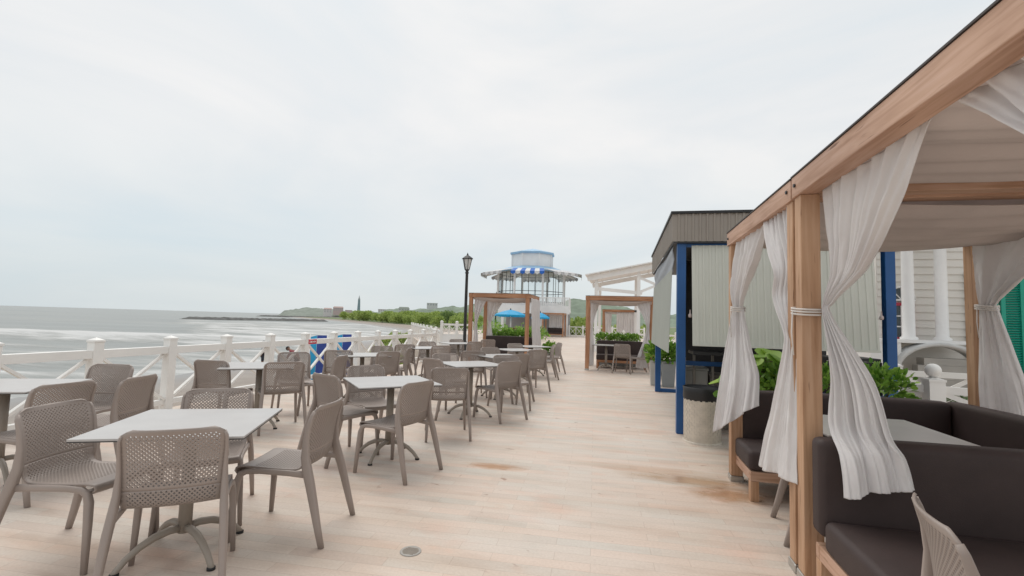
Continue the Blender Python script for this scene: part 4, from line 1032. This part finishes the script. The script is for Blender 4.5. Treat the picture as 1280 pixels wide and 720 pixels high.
# ------------------------------------------------------------------ potted plants
def pot(x, y, r, h, mat, label, square=False, foliage='big', seed=1, fl='', ph=.6, cat='plant pot'):
    t = thing('plant_pot', label, cat, (x, y, 0), 0, 'planted pots')
    if square:
        MB().lathe([(0, .0), (r * .82, 0), (r * 1.0, h), (r * .88, h), (r * .84, h - .05), (0, h - .05)], n=4, smooth=False, a0=pi/4).build('body', mat, t, bevel=.008)
    else:
        MB().lathe([(0, 0), (r * .72, 0), (r * .9, h * .4), (r, h * .95), (r * 1.02, h), (r * .9, h), (r * .86, h - .05), (0, h - .05)], n=28).build('body', mat, t)
    MB().lathe([(0, h - .045), (r * .85, h - .046)], n=16).build('soil', M['soil'], t)
    rnd = random.Random(seed)
    g = thing('potted_plant', fl, 'plant', (x, y, h - .05))
    if foliage == 'big':
        lm, sm_ = MB(), MB()
        for k in range(9):
            a = rnd.uniform(0, 6.28); rr = rnd.uniform(.05, .25); top = rnd.uniform(.35, 1) * ph
            p = [Vector((.03 * cos(a), .03 * sin(a), 0)), Vector((rr * .5 * cos(a), rr * .5 * sin(a), top * .6)), Vector((rr * cos(a), rr * sin(a), top))]
            sm_.tube(p, [.009, .007, .004], 5)
            for q in range(9):
                z = top * rnd.uniform(.25, 1.0); c = Vector((rr * cos(a) * z / top, rr * sin(a) * z / top, z)); b_ = rnd.uniform(0, 6.28)
                dr = Vector((cos(b_), sin(b_), rnd.uniform(-.2, .5))); up = Vector((rnd.uniform(-.5, .5), rnd.uniform(-.9, .1), 1))
                # round leaf: 8 sided disc, slightly cupped, on a short stalk
                cc = c + dr.normalized() * .10; s = rnd.uniform(.06, .125); n_ = (dr * .4 + up).normalized(); e1 = n_.orthogonal().normalized(); e2 = n_.cross(e1)
                vs = [cc] + [cc + (e1 * cos(w_) + e2 * sin(w_)) * s + n_ * s * .22 for w_ in [2*pi*i/9 for i in range(9)]]
                lm.add(vs, [(0, 1 + i, 1 + (i + 1) % 9) for i in range(9)], True); sm_.tube([c, cc], .003, 4, cap=False)
        lm.build('foliage', M['leafbig'], g); sm_.build('stem', M['bark'], g)
    else:
        bush_mesh(rnd, r * .72, r * .72, ph * .42, 60, 7, .11, .06, ph * .5).build('foliage', M['leaf'], g)
        MB().tube([(0, 0, 0), (.02, 0, ph * .6)], [.015, .008], 5).build('stem', M['bark'], g)
pot(1.30, 5.46, .17, .42, M['pot'], 'blue grey round pot behind the wind blown curtain', foliage='big', seed=4, fl='plant with big round light green leaves rising behind the wind blown curtain', ph=.92)
pot(1.52, 5.62, .17, .42, M['pot'], 'small grey pot standing behind the corner sofa', foliage='big', seed=8, fl='taller round leafed plant behind the corner sofa', ph=.72)
pot(.80, 11.75, .19, .58, M['potw'], 'pale tapering pot left of the two beside the kiosk', True, 'bush', 5, 'leafy plant in the pale pot left of the kiosk post', .42)
pot(1.07, 11.62, .22, .58, M['pot'], 'grey tapering pot right of the two beside the kiosk', True, 'bush', 6, 'leafy plant in the grey pot right of the kiosk post', .42)
pot(-2.35, 16.6, .30, .34, M['potw'], 'low pale pot at the right corner of the far left cabana', True, 'bush', 7, 'round green shrub at the right corner of the far left cabana', .32)

# ------------------------------------------------------------------ house on the right
ht = thing('white_house', 'cream clapboard house with white columns, a red framed window and green louvred doors', 'house', (0, 0, 0))
HY = 11.0
mb = MB(); z = .3
while z < 4.8:      # overlapping boards
    mb.add([(5.0, HY - .022, z), (16, HY - .022, z), (16, HY, z + .15), (5.0, HY, z + .15), (5.0, HY, z), (16, HY, z)], [(0, 1, 2, 3), (4, 5, 1, 0)]); z += .15
mb.build('clapboard_wall', M['siding'], ht)
MB().box(5.0, 16, HY + .001, HY + 6, 0, 4.8).build('wall_core', M['siding'], ht)
MB().add([(4.7, HY - .5, 4.8), (16.4, HY - .5, 4.8), (16.4, HY + 6.5, 4.8), (4.7, HY + 6.5, 4.8), (7.5, HY + 3, 5.7), (15, HY + 3, 5.7)], [(0, 1, 5, 4), (2, 3, 4, 5), (1, 2, 5), (3, 0, 4), (3, 2, 1, 0)]).build('roof', M['fascia'], ht)
for x in (5.33, 5.87):
    c = MB().lathe([(.14, 1.263), (.14, 1.30), (.10, 1.33), (.097, 2.4), (.088, 4.2), (.13, 4.26), (.14, 4.34)], (x, HY - .42), 20)
    c.build('column', M['white2'], ht)
MB().box(5.05, 6.3, HY - .58, HY - .26, 4.345, 4.6).build('entablature', M['white2'], ht)
MB().box(4.6, 5.10, HY - .62, HY - .03, 0, 1.20).build('porch_base', M['white2'], ht)
MB().box(4.6, 6.3, HY - .64, HY - .03, 1.202, 1.262).build('porch_edge', M['white2'], ht)
# arched opening with steps beneath the porch
ar = MB(); n_ = 20; pts = []
for i in range(n_ + 1):
    a = pi * i / n_; pts.append((5.70 - .66 * cos(a), .70 + .46 * sin(a)))
vs = []
for (x, z) in pts: 
    q = Vector((x - 5.70, z - .70)); q = q * 1.14
    vs += [(x, HY - .70, z), (5.70 + q.x, HY - .70, .70 + q.y), (x, HY - .40, z), (5.70 + q.x, HY - .40, .70 + q.y)]
fs = []
for i in range(n_):
    a, b = 4 * i, 4 * i + 4; fs += [(a, b, b + 1, a + 1), (a, a + 2, b + 2, b), (a + 1, b + 1, b + 3, a + 3)]
ar.add(vs, fs, True); ar.build('arch_moulding', M['farwhite'], ht)
for k in range(4): MB().box(5.15 + .1 * k, 6.25, HY - .64 + .0, HY - .35 + .05 * k - .2, .62 + .13 * k - .2, .75 + .13 * k - .203).build('step', M['conc'], ht)
# red window with fanlight
def window(x0, x1, z0, z1):
    f = MB()
    f.box(x0 - .06, x0, HY - .07, HY - .025, z0 - .06, z1 + .06).box(x1, x1 + .06, HY - .07, HY - .025, z0 - .06, z1 + .06).box(x0, x1, HY - .07, HY - .025, z0 - .06, z0).box(x0, x1, HY - .07, HY - .025, z1, z1 + .06)
    fo_ = f.build('window', M['red'], ht)
    MB().box(x0, x1, HY - .035, HY - .026, z0, z1).build('pane', M['glass'], fo_)
    b = MB(); b.box((x0+x1)/2 - .012, (x0+x1)/2 + .012, HY - .055, HY - .036, z0, z1)
    for k in (1, 2): b.box(x0, x1, HY - .056, HY - .0365, z0 + (z1-z0)*k/3 - .012, z0 + (z1-z0)*k/3 + .012)
    b.build('glazing_bars', M['white2'], fo_)
window(5.24, 5.56, 1.30, 1.92)
fl = MB().add([(5.40 + .22 * cos(pi*i/12), HY - .05, 2.04 + .24 * sin(pi*i/12)) for i in range(13)], [tuple(range(13))[::-1]]).build('fanlight', M['glass'], ht)
b = MB()
for i in range(0, 13, 3): b.bar((5.40, HY - .06, 2.04), (5.40 + .22 * cos(pi*i/12), HY - .06, 2.04 + .24 * sin(pi*i/12)), .018, .016, up=(0, 1, 0))
b.tube([(5.40 + .23 * cos(pi*i/12), HY - .06, 2.04 + .25 * sin(pi*i/12)) for i in range(13)], .018, 6); b.bar((5.16, HY - .06, 2.03), (5.64, HY - .06, 2.03), .02, .03); b.build('glazing_bars', M['white2'], fl)
# green louvred doors
for (x0, x1) in ((6.60, 6.97), (7.02, 7.40)):
    d_ = MB().box(x0, x0 + .07, HY - .09, HY - .03, .45, 2.5).box(x1 - .07, x1, HY - .09, HY - .03, .45, 2.5).box(x0 + .07, x1 - .07, HY - .09, HY - .03, 2.42, 2.5).box(x0 + .07, x1 - .07, HY - .09, HY - .03, .45, .55).build('shutter_door', M['green'], ht)
    lv = MB()
    for k in range(40):
        z = .56 + k * .0465; lv.add([(x0 + .07, HY - .08, z), (x1 - .07, HY - .08, z), (x1 - .07, HY - .04, z + .04), (x0 + .07, HY - .04, z + .04)], [(0, 1, 2, 3)])
    lv.build('louvres', M['green'], d_)
MB().box(7.42, 7.52, HY - .1, HY - .024, .4, 2.6).box(6.48, 6.58, HY - .1, HY - .024, .4, 2.6).build('door_casing', M['white2'], ht)

def ball_fence(name, pts, h, label, ball=True, z0=.12):
    t = thing(name, label, 'fence', (pts[0][0], pts[0][1], 0))
    ox, oy = pts[0]
    for i, (x, y) in enumerate(pts):
        p = cap_post(MB(), x - ox, y - oy, h, .17 if ball else .11).build('post', M['white'], t)
        if ball: MB().lathe([(.02, h + .05), (.05, h + .055)] + [(.085 * sin(pi*k/10) + .001, h + .135 - .085 * cos(pi*k/10)) for k in range(1, 11)], (x - ox, y - oy), 18).build('ball_finial', M['white'], p)
        if i + 1 < len(pts):
            a = Vector((x - ox, y - oy, 0)); b_ = Vector((pts[i+1][0] - ox, pts[i+1][1] - oy, 0)); d = (b_ - a).normalized(); a = a + d * .09; b_ = b_ - d * .09
            for z, hh in ((h - .10, .09), (z0, .08)): MB().bar(a + Vector((0, 0, z)), b_ + Vector((0, 0, z)), .06, hh).build('rail', M['white'], t)
            sd_ = Vector((-d.y, d.x, 0)) * .013
            MB().bar(a + Vector((0, 0, z0)) + sd_, b_ + Vector((0, 0, h - .14)) + sd_, .024, .06).build('brace', M['white'], t)
            MB().bar(a + Vector((0, 0, h - .14)) - sd_, b_ + Vector((0, 0, z0)) - sd_, .024, .06).build('brace', M['white'], t)
ball_fence('garden_fence', [(2.55, 7.95), (3.80, 7.05), (5.2, 6.6), (6.6, 6.3)], .80, 'white crossed fence with a ball topped post behind the near cabana')
ball_fence('garden_fence', [(4.5, 9.3), (5.6, 9.2), (6.7, 9.1), (7.8, 9.0), (8.9, 8.9)], .82, 'white fence with slim posts in front of the green louvred doors', False)
def palm(x, y, h, ln, n, label, seed):
    t = thing('palm_plant', label, 'palm', (x, y, 0), 0, 'small garden palms')
    rnd = random.Random(seed); lm, sm_ = MB(), MB()
    MB().tube([(0, 0, 0), (.02, 0, h)], [.06, .045], 8).build('trunk', M['bark'], t)
    for k in range(n):
        a = 2*pi*k/n + rnd.uniform(-.3, .3); el = rnd.uniform(.15, 1.0); pth = []
        for i in range(9):
            s = i / 8; pth.append(Vector((cos(a) * ln * s * cos(el * .6), sin(a) * ln * s * cos(el * .6), h + ln * (s * sin(el) - .55 * s * s))))
        sm_.tube(pth, [.010] * 5 + [.007, .005, .004, .003], 5)
        for i in range(1, 9):
            for q in (0, .5):
                p = pth[i-1].lerp(pth[i], q); d = (pth[i] - pth[i-1]).normalized()
                for s_ in (-1, 1):
                    sd_ = Vector((-d.y, d.x, 0)).normalized() * s_
                    leaf_faces(lm, p, d * .6 + sd_ + Vector((0, 0, -.25)), Vector((0, 0, 1)), ln * .32 * (1 - .5 * i / 9), .022)
    sm_.build('frond_stem', M['palm'], t); lm.build('fronds', M['palm'], t)
palm(4.5, 7.7, .5, .62, 12, 'small palm behind the ball topped fence post', 2)
palm(5.6, 7.3, .30, .7, 12, 'small palm with drooping fronds at the right edge behind the fence', 5)

# ------------------------------------------------------------------ lamps
def lamp(x, y, h, label):
    t = thing('street_lamp', label, 'lamp post', (x, y, 0), 0, 'black lantern lamp posts')
    MB().lathe([(.14, 0), (.14, .12), (.10, .16), (.09, .55), (.065, .60)], n=16).build('base', M['dark'], t)
    MB().lathe([(.062, .60), (.052, h - .72), (.075, h - .68), (.05, h - .62), (.09, h - .56)], n=16).build('pole', M['dark'], t)
    g = MB().lathe([(.085, h - .55), (.17, h - .17), (.0, h - .165)], n=6, smooth=False).build('lantern', M['bulb'], t)
    b = MB()
    for k in range(6):
        a = 2*pi*k/6; b.bar((.088*cos(a), .088*sin(a), h - .56), (.174*cos(a), .174*sin(a), h - .165), .018, .018)
    b.build('lantern_frame', M['dark'], t)
    MB().lathe([(.215, h - .165), (.22, h - .14), (.10, h - .05), (.04, h - .02), (.035, h + .01), (.012, h + .06), (.0, h + .09)], n=6, smooth=False).build('lantern_cap', M['dark'], t)
lamp(-5.62, 17, 3.80, 'black lantern lamp post rising beside the far left cabana')
lamp(-10.5, 40, 3.75, 'more distant black lantern lamp post in front of the glass pavilion')

# ------------------------------------------------------------------ glass pavilion
tx, ty = -9.45, 51.0
pv = thing('glass_pavilion', 'octagonal glass walled pavilion with a blue cupola roof and striped awnings', 'pavilion', (tx, ty, 0), radians(5))
A8 = pi / 8
def octa(r, z, k): a = A8 + k * pi / 4; return Vector((r * cos(a), r * sin(a), z))
R1 = 3.75
MB().box(-2.8, 4.1, .5, 7, 0, 2.35).build('ground_floor', M['greywall'], pv)
MB().box(-2.9, 4.2, -4.3, 4, 2.36, 2.62).build('balcony_slab', M['white2'], pv)
MB().box(-2.9, 4.2, -4.36, -4.301, 2.15, 2.95).build('balcony_fascia', M['white2'], pv)
for k in range(3): MB().box(-2.6 + 3.2 * k, -2.35 + 3.2 * k, -4.1, -3.85, 0, 2.359).build('column', M['white2'], pv)
bl = MB(); bl.box(-2.9, 4.2, -4.34, -4.24, 3.72, 3.80)
for i in range(40): bl.box(-2.85 + i * .177, -2.85 + i * .177 + .09, -4.32, -4.27, 2.951, 3.719)
bl.build('balustrade', M['white2'], pv)
bl = MB(); bl.box(4.1, 4.2, -4.2, 4, 3.72, 3.80)
for i in range(44): bl.box(4.12, 4.18, -4.1 + i * .18, -4.02 + i * .18, 2.63, 3.719)
bl.build('balustrade', M['white2'], pv)
MB().lathe([(R1 + .05, 2.63), (R1 + .05, 3.3), (R1 - .05, 3.3)], n=8, smooth=False, a0=A8).build('sill_wall', M['white2'], pv)
for k in range(8):
    a, b_ = octa(R1, 0, k), octa(R1, 0, k + 1)
    MB().bar(a + Vector((0, 0, 3.3)), a + Vector((0, 0, 6.5)), .20, .20).build('corner_post', M['white2'], pv)
    fr = MB()
    far_side = (a + b_).y > 0
    for i in ((2,) if far_side else (1, 2, 3)):
        p = a.lerp(b_, i / 4); fr.bar(p + Vector((0, 0, 3.3)), p + Vector((0, 0, 6.5)), .05, .05)
    for z in (3.36, 4.45, 6.4): fr.bar(a + Vector((0, 0, z)), b_ + Vector((0, 0, z)), .05, .055)
    w_ = fr.build('window_frame', M['dark'], pv)
    MB().add([a + Vector((0, 0, 3.3)), b_ + Vector((0, 0, 3.3)), b_ + Vector((0, 0, 6.5)), a + Vector((0, 0, 6.5))], [(0, 1, 2, 3)]).build('pane', M['glasspane'], w_)
MB().lathe([(R1 - .1, 3.1), (0, 3.11)], n=8, smooth=False, a0=A8).build('upper_floor', M['conc'], pv)
MB().lathe([(R1 + .2, 6.5), (R1 + .25, 6.62), (2.45, 7.15), (2.3, 7.15)], n=8, smooth=False, a0=A8).build('skirt_roof', M['roofblue'], pv)
MB().lathe([(R1 + .2, 6.49), (0, 6.485)], n=8, smooth=False, a0=A8).build('ceiling', M['awwhite'], pv)
MB().lathe([(2.25, 7.1), (2.25, 8.5), (2.1, 8.5)], n=8, smooth=False, a0=A8).build('cupola_wall', M['white2'], pv)
for k in range(8): MB().bar(octa(2.28, 7.12, k), octa(2.28, 8.5, k), .14, .14).build('cupola_post', M['white2'], pv)
MB().lathe([(2.2, 8.49), (2.5, 8.5), (2.5, 8.68), (1.2, 9.0), (0, 9.25)], n=8, smooth=False, a0=A8).build('cupola_roof', M['roofblue'], pv)
# awnings: one sloping striped leaf per side
for k in range(8):
    mid = A8 + (k + .5) * pi / 4; front = -2.0 < ((mid + pi) % (2 * pi) - pi) < -1.2
    a, b_ = octa(R1 + .22, 6.72, k), octa(R1 + .22, 6.72, k + 1); e = (b_ - a); out = Vector((cos(mid), sin(mid), 0))
    ln = 1.25 if front else 1.65
    for c, mm in ((0, M['awblue'] if front else M['awgrey']), (1, M['awwhite'])):
        mb = MB()
        for i in range(7):
            if i % 2 != c: continue
            p, q = a + e * (i / 7), a + e * ((i + 1) / 7)
            spl = 1.0 + .10
            p2 = a + out * ln + e * ((i / 7 - .5) * spl + .5) + Vector((0, 0, -.40)); q2 = a + out * ln + e * (((i + 1) / 7 - .5) * spl + .5) + Vector((0, 0, -.40))
            m_ = (p2 + q2) / 2
            mb.add([p, q, q2, p2], [(0, 1, 2, 3)])
            mb.add([p2, q2, q2 + Vector((0, 0, -.20)), m_ + Vector((0, 0, -.34)), p2 + Vector((0, 0, -.20))], [(0, 1, 2, 3, 4)])
        mb.build('awning', mm, pv, solid=.02)
# tables and chairs up in the glazed room
for (x, y) in ((-1.2, -1.8), (1.4, -1.2), (0, 1.2)):
    t = thing('cafe_table', {-1.2: 'round table inside the glass pavilion, left window', 1.4: 'round table inside the glass pavilion, right window', 0: 'round table at the back of the glass pavilion'}[x], 'table', (tx + x, ty + y, 3.12), 0, 'tables in the glass pavilion')
    MB().lathe([(0, .72), (.5, .72), (.5, .76), (0, .76)], n=20).build('table_top', M['white2'], t)
    MB().lathe([(.25, 0), (.05, .05), (.05, .72)], n=12).build('pedestal', M['dark'], t)

def parasol(x, y, h, r, label):
    t = thing('parasol', label, 'parasol', (x, y, 0), 0, 'bright blue parasols')
    MB().lathe([(.0, h), (r * .5, h - .16), (r, h - .42), (r, h - .54)], n=8, smooth=False).build('canopy', M['cyan'], t, solid=.015)
    MB().tube([(0, 0, 0), (0, 0, h + .05)], .03, 8).build('pole', M['white'], t)
    MB().lathe([(0, 0), (.3, 0), (.3, .06), (.05, .1)], n=16).build('base', M['conc'], t)
    MB().lathe([(.0, h + .14), (.05, h + .08), (.06, h - .01)], n=8).build('finial', M['dark'], t)
parasol(-8.85, 38.5, 2.28, 1.38, 'large bright blue parasol in front of the glass pavilion')
parasol(-6.7, 40.5, 2.15, .8, 'smaller blue parasol half hidden behind the cabana post')
parasol(-9.7, 42.5, 2.25, 1.2, 'blue parasol partly behind the larger one')
def lounge(x, y, rz, mat, label):
    t = thing('lounge_chair', label, 'chair', (x, y, 0), rz, 'low lounge seats by the pavilion')
    rbox('seat_cushion', -.35, .35, -.35, .25, .25, .42, mat, t, r=.03, puff=0); rbox('backrest', -.35, .35, .26, .38, .25, .85, mat, t, r=.03, puff=0)
    for sx in (-.3, .3):
        for sy in (-.3, .3): MB().box(sx - .03, sx + .03, sy - .03, sy + .03, 0, .249).build('leg', M['dark'], t)
lounge(-7.9, 36.6, 2.6, M['maroon'], 'maroon lounge seat under the large blue parasol'); lounge(-7.2, 37.4, .6, M['black'], 'black lounge seat right of the maroon one'); lounge(-8.6, 37.6, 3.6, M['shorts'], 'dark lounge seat left of the maroon one'); lounge(-6.6, 38.4, 1.2, M['maroon'], 'farther maroon lounge seat near the smaller parasol')
for i, (x, y, s) in enumerate(((-8.9, 34.5, .30), (-7.7, 34, .26), (-6.6, 35.5, .3), (-9.8, 36.2, .34), (-5.9, 33.5, .22))):
    g = thing('garden_shrub', ['round light green shrub left below the blue parasol', 'small light shrub in the middle below the parasol', 'light green shrub right of the lounge seats', 'larger shrub left of the lounge seats', 'lowest small shrub by the walkway'][i], 'shrub', (x, y, 0), 0, 'shrubs before the pavilion')
    bush_mesh(random.Random(90 + i), 1.9 * s / .5, 1.3 * s / .5, 1.0 * s / .5, 40, 6, .16, .1, .9 * s / .5).build('foliage', M['leaf'], g)
    MB().tube([(0, 0, 0), (0, 0, .4)], .03, 5).build('stem', M['bark'], g)

# ------------------------------------------------------------------ white pergola
pg = thing('white_pergola', 'white steel pergola with a sloping slatted roof behind the kiosk', 'pergola', (0, 0, 0))
PY0, PY1 = 24.0, 28.5
def roofz(x): return 3.58 + (x + 1.6) * .20
for (x, y) in ((-1.30, PY0 + .2), (.75, PY0 + .2), (4.2, PY0 + .2), (-1.30, PY1), (.75, PY1), (4.2, PY1)):
    MB().box(x, x + .16, y, y + .16, 0, roofz(x) - .02).build('post', M['white2'], pg)
for y in (PY0, PY1): MB().bar((-1.65, y, roofz(-1.65)), (5, y, roofz(5)), .12, .22).build('beam', M['white2'], pg)
for y in (PY0 + .28,): MB().bar((-1.3, y, 3.12), (1.0, y, 2.92), .10, .16).bar((.83, y, 2.95), (2.2, y, 3.55), .08, .12).bar((.83, y, 3.7), (2.0, y, 3.2), .08, .12).build('tie_beam', M['white2'], pg)
mb = MB()
for k in range(13): mb.bar((-1.6 + k * .52, PY0 - .25, roofz(-1.6 + k * .52) + .15), (-1.6 + k * .52, PY1 + .3, roofz(-1.6 + k * .52) + .15), .05, .07)
mb.build('slats', M['white2'], pg)
MB().add([(-1.75, PY0 - .3, roofz(-1.75) + .2), (5.1, PY0 - .3, roofz(5.1) + .2), (5.1, PY1 + .3, roofz(5.1) + .2), (-1.75, PY1 + .3, roofz(-1.75) + .2)], [(0, 1, 2, 3)]).build('roof_sheet', M['white2'], pg, solid=.05)
cross_fence('lattice_fence', (-1.0, 22.5), (2.4, 22.5), .98, 'white lattice fence behind the cabana by the kiosk', 3, .15)
cross_fence('lattice_fence', (-4.9, 47), (2.0, 43.5), 1.0, 'distant white fence closing the terrace right of the pavilion', 5, .15)
for i, (x, y, s) in enumerate(((-3.5, 56, .8), (-.8, 54, .75), (2.2, 50, .8), (-5.5, 60, .9))):
    put_bush(i % 3, x, y, s, 30); 

# ------------------------------------------------------------------ floor drain
t = thing('floor_drain', 'round steel floor drain set in the paving', 'drain', (-1.21, 2.78, .0015))
MB().lathe([(0, .002), (.05, .002), (.055, .004), (.062, .004), (.064, 0)], n=28).build('ring', M['conc'], t)
g = MB()
for i in range(-3, 4):
    hw = sqrt(.048**2 - (i * .012)**2); g.box(-hw, hw, i * .012 - .003, i * .012 + .003, .0025, .0045)
g.build('grate', M['taupe_dark'], t)

# ------------------------------------------------------------------ people on the beach
def person(loc, rz, joints, edges, rad, label, clothes, root=0):
    def skinned(nm, idx, grow, mat, parent):
        me = bpy.data.meshes.new(nm); m_ = {j: i for i, j in enumerate(idx)}
        es = [(m_[a], m_[b]) for a, b in edges if a in m_ and b in m_]
        me.from_pydata([joints[j] for j in idx], es, []); o = bpy.data.objects.new(nm, me); COL.objects.link(o)
        sk = o.modifiers.new('skin', 'SKIN'); sk.use_smooth_shade = True
        for j in idx:
            r = rad[j] + grow; me.skin_vertices[0].data[m_[j]].radius = (r, r)
            me.skin_vertices[0].data[m_[j]].use_root = (j == idx[0])
        ss = o.modifiers.new('sub', 'SUBSURF'); ss.levels = 2; ss.render_levels = 2
        dg = bpy.context.evaluated_depsgraph_get(); me2 = bpy.data.meshes.new_from_object(o.evaluated_get(dg)); o.modifiers.clear(); o.data = me2
        me2.materials.clear(); me2.materials.append(mat)
        for p in me2.polygons: p.use_smooth = True
        if parent: o.parent = parent
        return o
    body = skinned('person', list(range(len(joints))), 0, M['skin'], None)
    body.location = loc; body.rotation_euler = (0, 0, rz); tag(body, label, 'person')
    for nm, idx, grow, mat in clothes: skinned(nm, idx, grow, mat, body)
    h = Vector(joints[3]); d = (Vector(joints[3]) - Vector(joints[2])).normalized()
    hm = MB(); hm.lathe([(.0, -.115)] + [(.098 * sin(pi*k/8), -.115 * cos(pi*k/8)) for k in range(1, 8)] + [(0, .115)], n=14)
    q = Vector((0, 0, 1)).rotation_difference(d)
    face = MB(); face.v = [tuple(q @ Vector((x * .92, y, z)) + h + d * .02) for x, y, z in hm.v]; face.f = hm.f; face.sm = hm.sm
    # facial features on the front (+Y)
    for (x, y, z, r) in ((0, .103, -.005, .017), (-.033, .086, .02, .011), (.033, .086, .02, .011), (0, .088, -.055, .014), (-.092, 0, 0, .02), (.092, 0, 0, .02)):
        bl_ = MB().lathe([(0, -r)] + [(r * sin(pi*k/5), -r * cos(pi*k/5)) for k in range(1, 5)] + [(0, r)], n=8)
        face.add([tuple(q @ Vector((a + x, b_ + y, c + z)) + h + d * .02) for a, b_, c in bl_.v], bl_.f, True)
    face.build('head', M['skin'], body)
    hr = MB(); hv = []
    hr.grid(lambda u, v: tuple(q @ (Vector((sin(pi * .56 * v) * cos(2*pi*u) * .104, sin(pi * .56 * v) * sin(2*pi*u) * .112 - .014, cos(pi * .56 * v) * .122 + .004))) + h + d * .022), 16, 8, True)
    hr.build('hair', M['hair'], body)
    return body
# joints: 0 pelvis 1 chest 2 neck 3 head | 4 shoulder 5 elbow 6 wrist 7 hand (l) 8-11 (r) | 12 hip 13 knee 14 ankle 15 toe (l) 16-19 (r)
ED = [(0, 1), (1, 2), (2, 3), (1, 4), (4, 5), (5, 6), (6, 7), (1, 8), (8, 9), (9, 10), (10, 11), (0, 12), (12, 13), (13, 14), (14, 15), (0, 16), (16, 17), (17, 18), (18, 19)]
RAD = [.13, .15, .06, .07, .062, .045, .033, .035, .062, .045, .033, .035, .095, .062, .042, .035, .095, .062, .042, .035]
J1 = [(0, 0, .93), (0, .0, 1.28), (0, .01, 1.48), (0, .03, 1.60), (-.19, 0, 1.40), (-.25, -.02, 1.12), (-.24, .08, .88), (-.23, .10, .80), (.19, 0, 1.40), (.26, -.02, 1.12), (.25, .07, .88), (.24, .09, .80), (-.09, 0, .88), (-.11, .03, .48), (-.12, -.02, .07), (-.13, .12, .03), (.09, 0, .88), (.12, .05, .48), (.14, -.01, .07), (.15, .13, .03)]
CL1 = lambda top, bot: [('shirt', [1, 0, 2, 4, 5, 8, 9], .014, M[top]), ('shorts', [0, 12, 13, 16, 17], .016, M[bot])]
J1c = J1
p_ = Vector((-12.9, 24.4, ground_z(14) - .02))
person((-21.2, 25.4, ground_z(-21.2 - shore_x(25.4))), radians(120), J1, ED, RAD, 'person in a pale top and dark shorts standing on the beach beyond the railing', CL1('shirtwhite', 'shorts'))
# bending forward, seen over the chair back
J2 = [(0, -.05, .96), (0, .28, 1.22), (0, .43, 1.33), (0, .54, 1.37), (-.19, .27, 1.21), (-.22, .42, .92), (-.18, .55, .60), (-.17, .58, .53), (.19, .27, 1.21), (.22, .44, .92), (.18, .56, .64), (.17, .60, .53), (-.09, -.04, .86), (-.12, .06, .47), (-.12, -.06, .07), (-.13, .08, .03), (.09, -.04, .86), (.13, .10, .47), (.14, -.02, .07), (.15, .12, .03)]
person((-16.85, 22.7, ground_z(-16.85 - shore_x(22.7))), radians(95), J2, ED, RAD, 'dark haired person in a dark red shirt bending forward on the beach', CL1('shirtred', 'shorts'))
